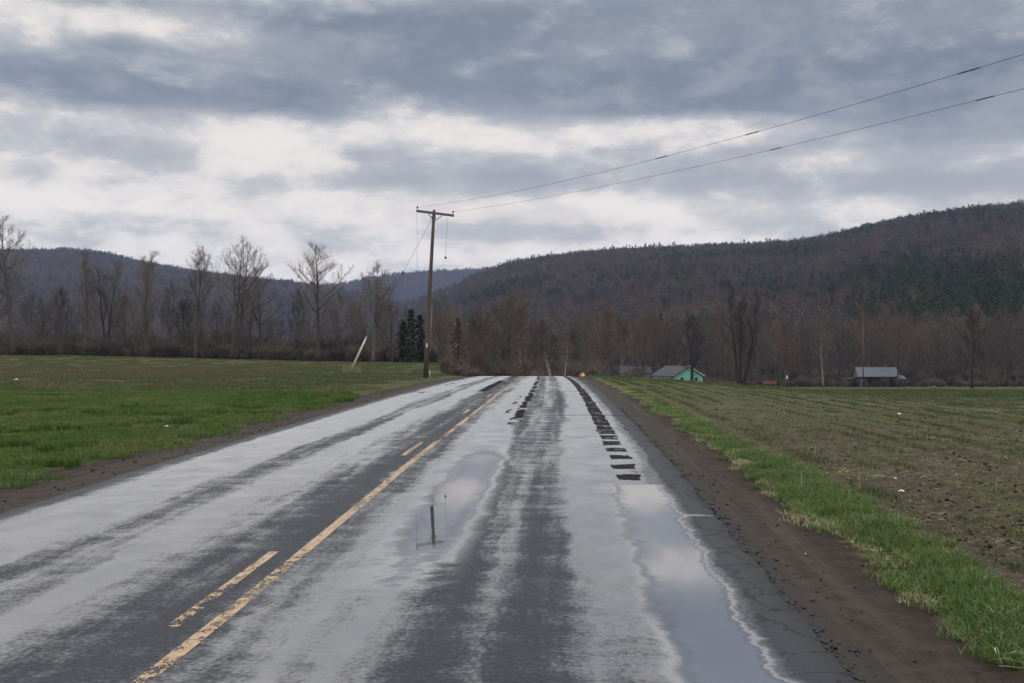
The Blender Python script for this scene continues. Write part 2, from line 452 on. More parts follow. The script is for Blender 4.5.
def grid_faces(nr, nc):
    r = np.arange(nr-1)[:, None]; c = np.arange(nc-1)[None, :]
    a = (r*nc + c).ravel()
    return np.stack([a, a+1, a+nc+1, a+nc], 1)

def ribbon(name, os_, ds, zf, mat, kind=None, parent=None, jitter=0):
    O, D = np.meshgrid(os_, ds)
    OO = O.copy()
    if jitter:
        j = fbm(ds*1.6, ds*0+3, 4, 61) * jitter
        j2 = fbm(ds*1.6, ds*0+9, 4, 91) * jitter
        OO[:, -2:] += j[:, None]; OO[:, :2] += j2[:, None]
    X = XC(D) + OO; Z = zf(O, D)
    me = mesh_np(name, np.stack([X.ravel(), D.ravel(), Z.ravel()], 1), [grid_faces(len(ds), len(os_))], [mat])
    uv_mesh(me, np.stack([OO.ravel(), D.ravel()], 1))
    me.polygons.foreach_set('use_smooth', np.ones(len(me.polygons), bool))
    ob = bpy.data.objects.new(name, me); link(ob, parent)
    if kind: ob['kind'] = kind
    return ob

rd = np.concatenate([np.arange(-60, 2, 2.0), np.arange(2, 40, .12), np.geomspace(40, 340, 200)])
ro = np.concatenate([[-PW-.015, -PW], np.linspace(-4.6, 4.6, 25), [PW, PW+.015]])
road_z = lambda O, D: ZC(D) - np.where(np.abs(O) > PW + .01, .16, 0) - .012*np.clip(np.abs(O) - 4.3, 0, 1)
road = ribbon('road', ro, rd, road_z, road_material(), 'structure', None, .16)

def paint_material():
    m, nt, p, out = newmat('worn_yellow_paint')
    uv = nt.node('ShaderNodeUVMap', uv_map='metres').outputs[0]
    o, d, _ = nt.sep(uv)
    n1 = nt.noise(nt.xyz(nt.mul(o, 9), nt.mul(d, 6), 0.0), 1, 6, .7)
    n2 = nt.noise(nt.xyz(nt.mul(o, 45), nt.mul(d, 30), 2.0), 1, 3, .6)
    n3 = nt.noise(nt.xyz(nt.mul(o, 1), nt.mul(d, .35), 5.0), 1, 2, .5)
    c = nt.mix(nt.ss(.35, .65, n1), (.165, .100, .038), (.245, .158, .072))
    nt.put(p.inputs['Base Color'], c); nt.put(p.inputs['Roughness'], .42)
    w = nt.add(nt.add(nt.mul(n1, .6), nt.mul(n2, .4)), nt.mul(nt.sub(n3, .5), .45))
    keep = nt.mul(nt.ss(.435, .50, w), nt.mixf(nt.ss(20, 80, d), .96, .72))
    tr = nt.node('ShaderNodeBsdfTransparent'); mx = nt.node('ShaderNodeMixShader')
    nt.put(mx.inputs[0], keep); nt.L.new(tr.outputs[0], mx.inputs[1]); nt.L.new(p.outputs[0], mx.inputs[2]); nt.L.new(mx.outputs[0], out.inputs[0])
    nt.put(p.inputs['Normal'], nt.bump(n2, .3, .004))
    return m
PAINT = paint_material()
SOL = -.10
dl = np.concatenate([np.arange(2, 40, .25), np.geomspace(40, 200, 90)])
ribbon('centre_line', np.array([SOL-.065, SOL, SOL+.065]), dl, lambda O, D: ZC(D) + .004, PAINT, None, road)
for k in range(11):
    d0 = 8.5 + 12.25*k
    dd = np.linspace(d0, d0 + 3.0, 13)
    ribbon('centre_dash', np.array([SOL-.33-.055, SOL-.33, SOL-.33+.055]), dd, lambda O, D: ZC(D) + .004, PAINT, None, road)

# ------------------------------------------------------------------ ground
def ground_material():
    m, nt, p, out = newmat('fields_and_shoulders')
    uv = nt.node('ShaderNodeUVMap', uv_map='metres').outputs[0]
    o, d, _ = nt.sep(uv)
    v = lambda a, b, z=0.0: nt.xyz(nt.mul(o, a), nt.mul(d, b), z)
    n0 = nt.noise(v(.05, .03), 1, 4, .55)
    n1 = nt.noise(v(.5, .4, 2.), 1, 6, .6)
    n2 = nt.noise(v(4, 4, 5.), 1, 6, .65)
    n3 = nt.noise(v(25, 25, 1.), 1, 4, .6)
    straw = nt.noise(v(14, 5, 9.), 1, 5, .7, .6)
    # dirt shoulder: damp brown earth with wheel marks
    trk = nt.noise(v(5, .12, 4.), 1, 4, .6)
    dirt = nt.mix(nt.ss(.35, .65, n2), (.0155, .0118, .0092), (.029, .0222, .0168))
    dirt = nt.mix(nt.mul(nt.ss(.45, .65, trk), .55), dirt, (.041, .0315, .0245))
    dirt = nt.mix(nt.mul(nt.ss(.52, .62, n3), .35), dirt, (.014, .011, .010))
    # right: bare tilled soil with thin green rows, greener where the young crop stands thicker
    soil = nt.mix(nt.ss(.35, .65, n2), (.026, .021, .014), (.046, .037, .025))
    soil = nt.mix(nt.mul(nt.ss(.56, .66, straw), .7), soil, (.15, .12, .085))
    rows = nt.m('COSINE', nt.mul(o, 2*math.pi/.76))
    gsel = nt.add(nt.add(nt.mul(n1, .8), nt.mul(rows, .05)), nt.mul(n2, .3))
    gfar = nt.mul(nt.ss(8, 75, nt.add(d, nt.mul(nt.sub(n1, .5), 60))), .85)
    green_f = nt.m('ADD', nt.mul(nt.ss(.52, .72, gsel), .55), gfar, clamp=True)
    crop = nt.mix(nt.ss(.3, .7, n2), (.036, .046, .014), (.060, .068, .024))
    right = nt.mix(nt.mul(green_f, .8), soil, crop)
    band = nt.mul(nt.ss(235, 262, nt.add(d, nt.mul(nt.sub(n0, .5), 60))), nt.ss(300, 285, d))
    right = nt.mix(nt.mul(band, .55), right, (.13, .095, .060))
    # left: short turf near the road, then last year's stubble, then thin green again
    turf = nt.mix(nt.ss(.3, .7, n1), (.018, .030, .008), (.030, .040, .012))
    turf = nt.mix(nt.mul(nt.ss(.55, .7, n2), .5), turf, (.085, .075, .035))
    stub = nt.mix(nt.ss(.35, .65, n1), (.054, .054, .024), (.078, .066, .037))
    stub = nt.mix(nt.mul(nt.ss(.5, .65, straw), .5), stub, (.115, .095, .058))
    farg = nt.mix(nt.ss(.35, .65, n0), (.054, .063, .022), (.074, .074, .033))
    dw = nt.add(d, nt.mul(nt.sub(n1, .5), 9))
    left = nt.mix(nt.ss(46, 54, dw), turf, stub)
    left = nt.mix(nt.ss(110, 190, nt.add(d, nt.mul(nt.sub(n0, .5), 120))), left, farg)
    left = nt.mix(nt.mul(nt.ss(-40, -18, nt.add(o, nt.mul(nt.sub(n1, .5), 10))), .75), left, (.027, .038, .012))
    verge = nt.mix(nt.ss(.35, .65, n2), (.030, .042, .014), (.060, .055, .026))
    rz = nt.mix(nt.ss(6.95, 7.25, nt.add(o, nt.mul(nt.sub(n1, .5), 1.2))), verge, right)
    wob = nt.add(nt.mul(nt.sub(n1, .5), 1.0), nt.mul(nt.sub(n2, .5), .5))
    rz = nt.mix(nt.ss(6.15, 6.35, nt.add(o, wob)), dirt, rz)
    lz = nt.mix(nt.ss(6.2, 6.55, nt.add(nt.mul(o, -1.0), wob)), dirt, left)
    c = nt.mix(nt.m('GREATER_THAN', o, 0.0), lz, rz)
    # beyond the fields the valley floor is brushy
    far = nt.m('MAXIMUM', nt.ss(310, 335, d), nt.mul(nt.ss(262, 275, d), nt.m('LESS_THAN', o, -8.0)))
    c = nt.mix(far, c, nt.mix(n1, (.040, .033, .026), (.07, .06, .042)))
    # crumbly black edge against the pavement
    ao = nt.m('ABSOLUTE', o)
    crumb = nt.mul(nt.ss(5.25, 4.95, nt.add(ao, nt.mul(nt.sub(n2, .5), .9))), .75)
    c = nt.mix(crumb, c, (.022, .021, .021))
    nt.put(p.inputs['Base Color'], c)
    damp = nt.ss(6.2, 5.6, nt.add(ao, wob))
    nt.put(p.inputs['Roughness'], nt.mixf(damp, .95, .88)); nt.put(p.inputs['Specular IOR Level'], nt.mixf(damp, .05, .10))
    nt.put(p.inputs['Normal'], nt.bump(nt.add(n2, nt.mul(n3, .5)), .75, .05))
    return m

half = [4.2, 4.45, 4.7]
while half[-1] < 9.2: half.append(half[-1] + .11)
while half[-1] < 70: half.append(half[-1] * 1.035)
while half[-1] < 5400: half.append(half[-1] * 1.16)
half = np.array(half)
go = np.concatenate([-half[::-1], half])
gd = np.concatenate([np.linspace(-700, -90, 6), np.arange(-80, 3.5, 4.0), np.arange(4, 34, .14), np.geomspace(34, 420, 230), np.geomspace(450, 5500, 26)])
O, D = np.meshgrid(go, gd)
me = mesh_np('ground', np.stack([(XC(D) + O).ravel(), D.ravel(), Good(O, D).ravel()], 1), [grid_faces(len(gd), len(go))], [ground_material()])
uv_mesh(me, np.stack([O.ravel(), D.ravel()], 1))
me.polygons.foreach_set('use_smooth', np.ones(len(me.polygons), bool))
tag(link(bpy.data.objects.new('ground', me)), kind='structure')

# ------------------------------------------------------------------ grass, straw, clods
def leafmat(name, stops, rough=.55, transl=.25, rnd=.2):
    m, nt, p, out = newmat(name)
    a = nt.node('ShaderNodeAttribute', attribute_name='tone').outputs['Fac']
    r = nt.node('ShaderNodeObjectInfo').outputs['Random']
    c = nt.ramp(nt.m('ADD', a, nt.mul(nt.sub(r, .5), rnd), clamp=True), stops)
    nt.put(p.inputs['Base Color'], c); nt.put(p.inputs['Roughness'], rough); nt.put(p.inputs['Specular IOR Level'], .2)
    t = nt.node('ShaderNodeBsdfTranslucent'); nt.put(t.inputs[0], c)
    mx = nt.node('ShaderNodeMixShader'); mx.inputs[0].default_value = transl
    nt.L.new(p.outputs[0], mx.inputs[1]); nt.L.new(t.outputs[0], mx.inputs[2]); nt.L.new(mx.outputs[0], out.inputs[0])
    return m
M['grass'] = leafmat('fresh_grass', [(0, (.032, .066, .013)), (.45, (.064, .112, .023)), (.75, (.105, .148, .042)), (.9, (.18, .16, .07)), (1, (.36, .30, .17))], .5, .3, .3)
M['turf'] = leafmat('field_turf', [(0, (.030, .065, .011)), (.42, (.058, .102, .018)), (.74, (.096, .128, .031)), (.9, (.115, .098, .044)), (1, (.19, .15, .085))], .55, .25, .55)
M['crop'] = leafmat('young_crop', [(0, (.030, .046, .012)), (.55, (.052, .070, .019)), (.8, (.076, .084, .031)), (1, (.15, .12, .068))], .55, .25, .4)
M['stubble'] = leafmat('dead_stubble', [(0, (.046, .052, .019)), (.45, (.070, .067, .031)), (.7, (.11, .092, .053)), (1, (.18, .145, .09))])
M['straw'] = leafmat('dry_straw', [(0, (.15, .115, .07)), (.6, (.26, .215, .14)), (1, (.42, .37, .26))], .7, .1)

def blades(name, seed, n, size, h0, h1, wid, lean, mat, tone0=0.0, tone1=.9, clump=0, rows=None, flat=0):
    r = np.random.default_rng(seed)
    if rows is not None:
        bx = rows[r.integers(0, len(rows), n)] + r.normal(0, .10, n); by = r.uniform(-size/2, size/2, n)
        if clump:
            ck = r.uniform(-size/2, size/2, clump); by = ck[r.integers(0, clump, n)] + r.normal(0, .03, n)
    elif clump:
        cx = r.uniform(-size/2, size/2, (clump, 2)); k = r.integers(0, clump, n)
        bx, by = (cx[k] + r.normal(0, size*.05, (n, 2))).T
    else:
        bx, by = r.uniform(-size/2, size/2, (2, n))
    h = r.uniform(h0, h1, n); a = r.uniform(0, 2*math.pi, n)
    ln = np.abs(r.normal(0, lean, n)) * h
    dx, dy = np.cos(a), np.sin(a)
    qa = a + r.uniform(-.7, .7, n) + math.pi/2
    wx, wy = np.cos(qa)*wid/2, np.sin(qa)*wid/2
    z0 = np.full(n, -.02)
    if flat:
        ln = h; hz = r.uniform(.005, .03, n); h = hz; z0 = r.uniform(.002, .02, n)
    A = np.stack([bx-wx, by-wy, z0], 1); B = np.stack([bx+wx, by+wy, z0], 1)
    mx_, my_, mz = bx+dx*ln*.35, by+dy*ln*.35, (z0 + (h - z0)*.6)
    C = np.stack([mx_+wx*.8, my_+wy*.8, mz], 1); Dv = np.stack([mx_-wx*.8, my_-wy*.8, mz], 1)
    E = np.stack([bx+dx*ln, by+dy*ln, h*.97 + z0*.03], 1)
    V = np.stack([A, B, C, Dv, E], 1).reshape(-1, 3)
    b = np.arange(n)*5
    me = mesh_np(name, V, [np.stack([b, b+1, b+2, b+3], 1), np.stack([b+3, b+2, b+4], 1)], [mat])
    tone = np.clip(r.beta(2, 2.4, n)*(tone1-tone0) + tone0, 0, 1)
    at = me.attributes.new('tone', 'FLOAT', 'POINT'); at.data.foreach_set('value', np.repeat(tone, 5).astype(np.float32))
    return me

def inview(x, d, pad=.06):
    return np.abs(x) < (.5 + pad) * d + 1.0

def grid_pts(o0, o1, d0, d1, sp, jit=.5):
    oo = np.arange(o0, o1, sp); dd = np.arange(d0, d1, sp)
    A, B = np.meshgrid(oo, dd); A = A.ravel(); B = B.ravel()
    A = A + RNG.uniform(-jit, jit, len(A))*sp; B = B + RNG.uniform(-jit, jit, len(B))*sp
    x = XC(B) + A; k = inview(x, B)
    return A[k], B[k], x[k]

def lay(o, d, x, dz=0.0):
    return np.stack([x, d, Good(o, d) + dz], 1)

# left turf, short and dense near the road
T = [blades('turf_patch', 10+i, 620, 1.25, .035, .10, .011, .55, M['turf'], .02, .95, 70) for i in range(3)] + [blades('turf_tall', 14, 420, .9, .07, .19, .012, .6, M['turf'], 0, .7, 12), blades('turf_light', 15, 420, 1.0, .05, .13, .011, .6, M['turf'], .3, 1, 16)]
o_, d_, x_ = grid_pts(-40, -6.1, 9, 58, .62)
k = (o_ < -6.3 + fbm(d_*.7, d_*0, 4, 3)*1.6) & (d_ < 50 + fbm(o_*.25, d_*.1, 3, 8)*22)
o_, d_, x_ = o_[k], d_[k], x_[k]
n = len(o_)
big = fbm(o_*.35, d_*.35, 3, 44) > .04
tid = np.where(big, 3, RNG.integers(0, 3, n)); tid = np.where(fbm(o_*.5, d_*.4, 3, 45) + RNG.normal(0, .06, n) > .12, 4, tid)
scatter('turf_grass', lay(o_, d_, x_), zrot(n), uscl(.75, 1.2, n, .3), tid, T, 'short bright green turf covering the near left field beside the dirt shoulder', 'grass')
# left meadow beyond: stubble, then thin green
S = [blades('stubble_patch', 20+i, 420, 2.6, .05, .22, .016, .5, M['stubble'], 0, 1, 60) for i in range(3)] + [blades('green_stubble', 24, 420, 2.6, .05, .14, .02, .6, M['crop'], .15, 1, 60)]
o_, d_, x_ = grid_pts(-150, -7, 44, 262, 2.2)
k = (d_ > 49 + fbm(o_*.25, d_*.1, 3, 8)*22) & (o_ < -6.8 - .03*np.clip(d_ - 60, 0, 60)) & (RNG.uniform(0, 1, len(o_)) < np.clip(90/d_, .32, 1))
o_, d_, x_ = o_[k], d_[k], x_[k]; n = len(o_)
gr = (fbm(o_*.06, d_*.03, 3, 14) + .25*sstep(90, 200, d_) + .20*sstep(-34, -14, o_) + RNG.normal(0, .1, n)) > .14
scatter('meadow_grass', lay(o_, d_, x_), zrot(n), uscl(.8, 1.35, n, .3), np.where(gr, 3, RNG.integers(0, 3, n)), S, 'thin brownish green stubble and grass over the far left field', 'grass')
# verge on the right
Vg = [blades('verge_patch', 30+i, 330, .55, .06, .20, .0085, .55, M['grass'], 0, .86) for i in range(3)] + [blades('verge_straw', 34, 200, .55, .04, .17, .007, .9, M['straw'], 0, 1), blades('verge_mixed', 35, 240, .55, .05, .18, .008, .8, M['grass'], .3, 1)]
o_, d_, x_ = grid_pts(5.95, 7.7, 4.5, 150, .23)
wv = .16 + fbm(d_*.9, d_*0 + 4, 4, 12)*.6; wv2 = fbm(d_*.35, d_*0 + 14, 3, 19)*.9
taper = .15 + .45*sstep(12, 40, d_)
k = (o_ > 6.12 + wv) & (o_ < 7.18 + wv2*.8 - taper) & (RNG.uniform(0, 1, len(o_)) < np.clip(55/d_, .4, 1))
o_, d_, x_, wv = o_[k], d_[k], x_[k], wv[k]; n = len(o_)
edge = (o_ - 6.12 - wv)
q = RNG.uniform(0, 1, n)
tid = RNG.integers(0, 3, n); tid = np.where(q < .38, 4, tid); tid = np.where((edge < .22) & (q < .62), 3 + (q > .34), tid)
sc = uscl(.8, 1.15, n, .25); sc[:, 2] *= np.where(edge < .2, .45, .58) * (1 - .35*sstep(20, 70, d_))
scatter('verge_grass', lay(o_, d_, x_), zrot(n), sc, tid, Vg, 'lush green grass strip with straw at its rim beside the right shoulder', 'grass')
# right field: thin crop rows
rows = np.array([-.57, .19])
Cr = [blades('crop_patch', 40+i, 640, 1.5, .02, .08, .009, .9, M['crop'], 0, 1, 60, rows) for i in range(4)]
o_, d_, x_ = grid_pts(7.4, 64, 8, 86, 1.52, 0)
k = (o_ > 7.3) & (RNG.uniform(0, 1, len(o_)) < .9)
o_, d_, x_ = o_[k], d_[k], x_[k]; n = len(o_)
d_ = d_ + RNG.uniform(-.2, .2, n)
rt = np.zeros((n, 3)); rt[:, 2] = -(.055 - 2*.000147*d_)
scatter('crop_grass', lay(o_, d_, XC(d_) + o_), rt, uscl(.85, 1.25, n, .3), RNG.integers(0, 4, n), Cr, 'sparse young green crop in thin rows on the brown right field', 'crop')
Cf = [blades('far_crop_patch', 50+i, 380, 3.8, .05, .14, .03, .7, M['crop'], 0, 1, 70) for i in range(3)]
o_, d_, x_ = grid_pts(9, 200, 76, 318, 3.0)
k = (o_ > 6.9 + .04*np.clip(d_ - 80, 0, 70)) & (RNG.uniform(0, 1, len(o_)) < np.clip(100/d_, .35, .8)) & (fbm(o_*.05, d_*.03, 3, 25) > -.12)
o_, d_, x_ = o_[k], d_[k], x_[k]; n = len(o_)
scatter('distant_crop_grass', lay(o_, d_, x_), zrot(n), uscl(.8, 1.4, n, .3), RNG.integers(0, 3, n), Cf, 'green haze of young crop over the far right field', 'crop')
# straw lying and standing on the field and the verge rim
St = [blades('straw_bits', 60+i, 46, 1.5, .05, .26, .009, 1, M['straw'], 0, 1, 0, None, 1) for i in range(3)] + [blades('stalk_stubs', 64, 9, 1.3, .08, .24, .008, .35, M['straw'], .1, 1)]
o_, d_, x_ = grid_pts(7.3, 40, 7, 62, 1.1)
k = RNG.uniform(0, 1, len(o_)) < .45
o_, d_, x_ = o_[k], d_[k], x_[k]; n = len(o_)
tid = np.where(RNG.uniform(0, 1, n) < .2, 3, RNG.integers(0, 3, n))
scatter('straw_debris', lay(o_, d_, x_, .01), zrot(n), uscl(.7, 1.3, n), tid, St, 'bits of pale straw and stalk stubs strewn over the brown soil', 'straw')

def clod(name, seed, mat):
    r = random.Random(seed)
    import bmesh
    bm = bmesh.new(); bmesh.ops.create_icosphere(bm, subdivisions=2, radius=1)
    ph = [r.uniform(0, 6) for _ in range(6)]
    for v in bm.verts:
        c = v.co
        k = 1 + .22*math.sin(3.1*c.x + ph[0])*math.cos(2.7*c.y + ph[1]) + .16*math.sin(5*c.z + ph[2] + 3*c.x) + .1*math.sin(8*c.y + ph[3])
        v.co = Vector((c.x*k, c.y*k*.85, c.z*k*.62))
    me = bpy.data.meshes.new(name); bm.to_mesh(me); bm.free(); me.materials.append(mat)
    return me
M['crumb'] = simple('asphalt_crumbs', (0.0112, 0.0105, 0.0105), (0.0245, 0.0238, 0.0238), 3, .8, .3, rnd=.3)
M['clod'] = simple('soil_clods', (0.0240, 0.0176, 0.0136), (0.0440, 0.0336, 0.0256), 3, .95, .4, spec=.05, rnd=.3)
CL = [clod('clod_a', 1, M['crumb']), clod('clod_b', 2, M['crumb']), clod('clod_c', 3, M['clod']), clod('clod_d', 4, M['clod'])]
oo = []; dd = []; ss_ = []; tt = []
N_ = 800     # along the right pavement edge
d_ = 4.5 + 34*RNG.uniform(0, 1, N_)**1.5; o_ = PW + .02 + np.abs(RNG.normal(0, .11, N_)); s_ = RNG.gamma(2, .005, N_) + .004
oo.append(o_); dd.append(d_); ss_.append(s_); tt.append(RNG.integers(0, 2, N_))
N_ = 300      # scattered further out on the shoulder, in little groups
cx = RNG.uniform(5.0, 6.1, 60); cd = 5 + 20*RNG.uniform(0, 1, 60); k = RNG.integers(0, 60, N_)
oo.append(cx[k] + RNG.normal(0, .16, N_)); dd.append(cd[k] + RNG.normal(0, .4, N_)); ss_.append(RNG.gamma(2, .005, N_) + .004); tt.append(RNG.integers(0, 3, N_))
N_ = 350      # left shoulder
oo.append(-5.05 - np.abs(RNG.normal(0, .5, N_))); dd.append(RNG.uniform(10, 50, N_)); ss_.append(RNG.gamma(2, .006, N_) + .005); tt.append(RNG.integers(0, 4, N_))
N_ = 2600     # soil clods on the field
d_ = 7 + 45*RNG.uniform(0, 1, N_)**1.3; o_ = 7.4 + RNG.uniform(0, 1, N_)*(d_*.52 - 4)
oo.append(o_); dd.append(d_); ss_.append(RNG.gamma(2, .006, N_) + .006); tt.append(RNG.integers(2, 4, N_))
o_ = np.concatenate(oo); d_ = np.concatenate(dd); s_ = np.clip(np.concatenate(ss_), 0, .042); n = len(o_)
k = np.abs(o_) > PW
o_, d_, s_, tt = o_[k], d_[k], s_[k], np.concatenate(tt)[k]; n = len(o_)
scatter('clods_and_gravel', lay(o_, d_, XC(d_) + o_, 0) + np.stack([0*s_, 0*s_, s_*.25], 1), zrot(n, .4), np.repeat(s_[:, None], 3, 1), tt, CL, 'dark crumbs of asphalt and soil clods on the shoulders and the field', 'gravel')

# ------------------------------------------------------------------ trees
def rdir(r):
    return Vector((r.gauss(0, 1), r.gauss(0, 1), r.gauss(0, 1))).normalized()

class Tree:
    def __init__(s, seed): s.r = random.Random(seed); s.T = MB(); s.cv = []; s.cf = []
    def path(s, p, d, L, n, up=.0, wob=.12):
        pts = [p.copy()]; d = d.normalized()
        for i in range(n):
            d = (d + Vector((0, 0, up/n)) + rdir(s.r)*wob).normalized()
            p = p + d*(L/n); pts.append(p.copy())
        return pts
    def stick(s, pts, r0, r1):
        n = len(pts)
        m = s.cm
        m.tube(pts, [r0 + (r1-r0)*i/(n-1) for i in range(n)], 3, False)
    def sliver(s, p, d, L, w):
        side = d.cross(rdir(s.r))
        if side.length < 1e-4: return
        side.normalize()
        b = len(s.cv); q = p + d*L + rdir(s.r)*L*.12
        s.cv += [tuple(p - side*w), tuple(p + side*w), tuple(q)]; s.cf.append((b, b+1, b+2))

def bare_tree(seed, H, r0=.3, base=.3, spread=5.0, limbs=13, up=.5, steep=.8, stems=1, lean=0.0, sub=6, twigs=6, fine=4, tw=.028, top=.9, twl=1.0):
    t = Tree(seed); r = t.r; t.cm = MB()
    tops = []
    for sI in range(stems):
        ang = r.uniform(0, 6.28) if stems > 1 else r.uniform(0, 6.28)
        off = Vector((math.cos(ang), math.sin(ang), 0))*(r0*.9 if stems > 1 else 0)
        d0 = Vector((0, 0, 1)) + off.normalized()*(.22 if stems > 1 else 0) + Vector((lean, 0, 0)) if stems > 1 else Vector((lean, 0, 1))
        Hs = H*(1 if sI == 0 else r.uniform(.78, .97))
        pts = t.path(off - Vector((0, 0, .4)), d0, Hs*top, 10, .35, .05)
        rs = [r0*(1.25 if i == 0 else 1)*(1 - .88*(i/10)**.9) for i in range(11)]
        t.T.tube(pts, rs, 8)
        tops.append((pts, rs, Hs))
    per = max(4, limbs // stems)
    for pts, rs, Hs in tops:
        for k in range(per + 2):
            f = base + (1 - base)*((k + r.uniform(-.3, .3))/(per + 1)) if k <= per else 1.0
            f = min(max(f, .08), .995)
            q = f*10; i = min(int(q), 9); p = pts[i].lerp(pts[i+1], q - i); rr = rs[i]*.62
            az = k*2.4 + r.uniform(-.5, .5)
            st = steep*r.uniform(.8, 1.2)
            fb = max(0.0, (f - base)/(1 - base)); shape = (1 - .72*fb**1.5)*(.55 + .45*min(1, fb*4 + .3))
            L = spread*shape*r.uniform(.75, 1.2)
            if f > .97: d = Vector((r.gauss(0, .2), r.gauss(0, .2), 1)); L = max(L, Hs*(1 - top)*1.1)
            else: d = Vector((math.cos(az), math.sin(az), st))
            lp = t.path(p, d, L, 5, up, .16)
            lr = min(rr, .03 + L*.016)
            t.T.tube(lp, [lr*(1 - .8*j/5) for j in range(6)], 5, False)
            for j in range(sub):
                g = .18 + .82*(j + r.uniform(0, 1))/sub
                q2 = g*5; i2 = min(int(q2), 4); p2 = lp[i2].lerp(lp[i2+1], q2 - i2)
                ld = (lp[i2+1] - lp[i2]).normalized()
                d2 = (ld*.7 + rdir(r)*.8 + Vector((0, 0, .35))).normalized()
                L2 = L*(.5 - .28*g)*r.uniform(.8, 1.3) + .5
                sp = t.path(p2, d2, L2, 3, .35, .15)
                t.stick(sp, max(.022, lr*.35), tw*.45)
                for w in range(twigs):
                    g3 = .2 + .8*(w + r.uniform(0, 1))/twigs
                    q3 = g3*3; i3 = min(int(q3), 2); p3 = sp[i3].lerp(sp[i3+1], q3 - i3)
                    d3 = ((sp[i3+1]-sp[i3]).normalized()*.7 + rdir(r)*.75 + Vector((0, 0, .3))).normalized()
                    L3 = twl*r.uniform(.7, 1.6)
                    t.sliver(p3, d3, L3, tw*.6)
                    for x in range(fine):
                        p4 = p3 + d3*L3*r.uniform(.25, .95)
                        d4 = (d3*.6 + rdir(r)*.9 + Vector((0, 0, .25))).normalized()
                        t.sliver(p4, d4, twl*r.uniform(.4, 1.0), tw*.42)
    b = len(t.cm.v)
    t.cm.v += t.cv; t.cm.f += [tuple(i + b for i in f) for f in t.cf]
    return t.T, t.cm

def conifer(seed, H, rad, n=70, droop=.25, gap=.05, cw=.35):
    r = random.Random(seed); T_ = MB(); C = MB()
    T_.tube([(0, 0, -.4), (.05, 0, H*.5), (0, 0, H*.98)], [H*.016, H*.010, .02], 7)
    for k in range(n):
        f = gap + (1 - gap)*(k + r.random())/n
        z = H*f; L = rad*(1 - f)**.65*r.uniform(.3, 1.25) + .2
        az = k*2.399 + r.uniform(-.4, .4)
        d = Vector((math.cos(az), math.sin(az), r.uniform(-.1, .2)))
        for j in range(20):
            g = r.uniform(.12, 1)
            p = Vector((0, 0, z)) + d*L*g + Vector((0, 0, -droop*L*g*g))
            q = (d*.8 + rdir(r)*.9 + Vector((0, 0, -.25))).normalized()
            side = q.cross(rdir(r)).normalized()*cw*r.uniform(.35, .8)
            ln = cw*r.uniform(1.2, 2.6)
            C.add([p - side, p + side, p + q*ln], [(0, 1, 2)])
    return T_, C

GR_LEFT = 'bare trees along the far edge of the left field'
GR_RIGHT = 'bare trees along the far edge of the right field'
def plant_tree(name, meshes, x, d, z, label, cat='tree', group=None, rz=0, s=1.0, sz=1.0):
    e = empty(name, (x, d, z), label, cat, group, rz)
    e.scale = (s, s, s*sz)
    for nm, me in meshes:
        link(bpy.data.objects.new(nm, me), e)
    return e
def tree_meshes(TC, bark, crown, key='tree'):
    a, b = TC
    return [('trunk', a.mesh(key + '_trunk', bark, True)), ('crown', b.mesh(key + '_crown', crown))]

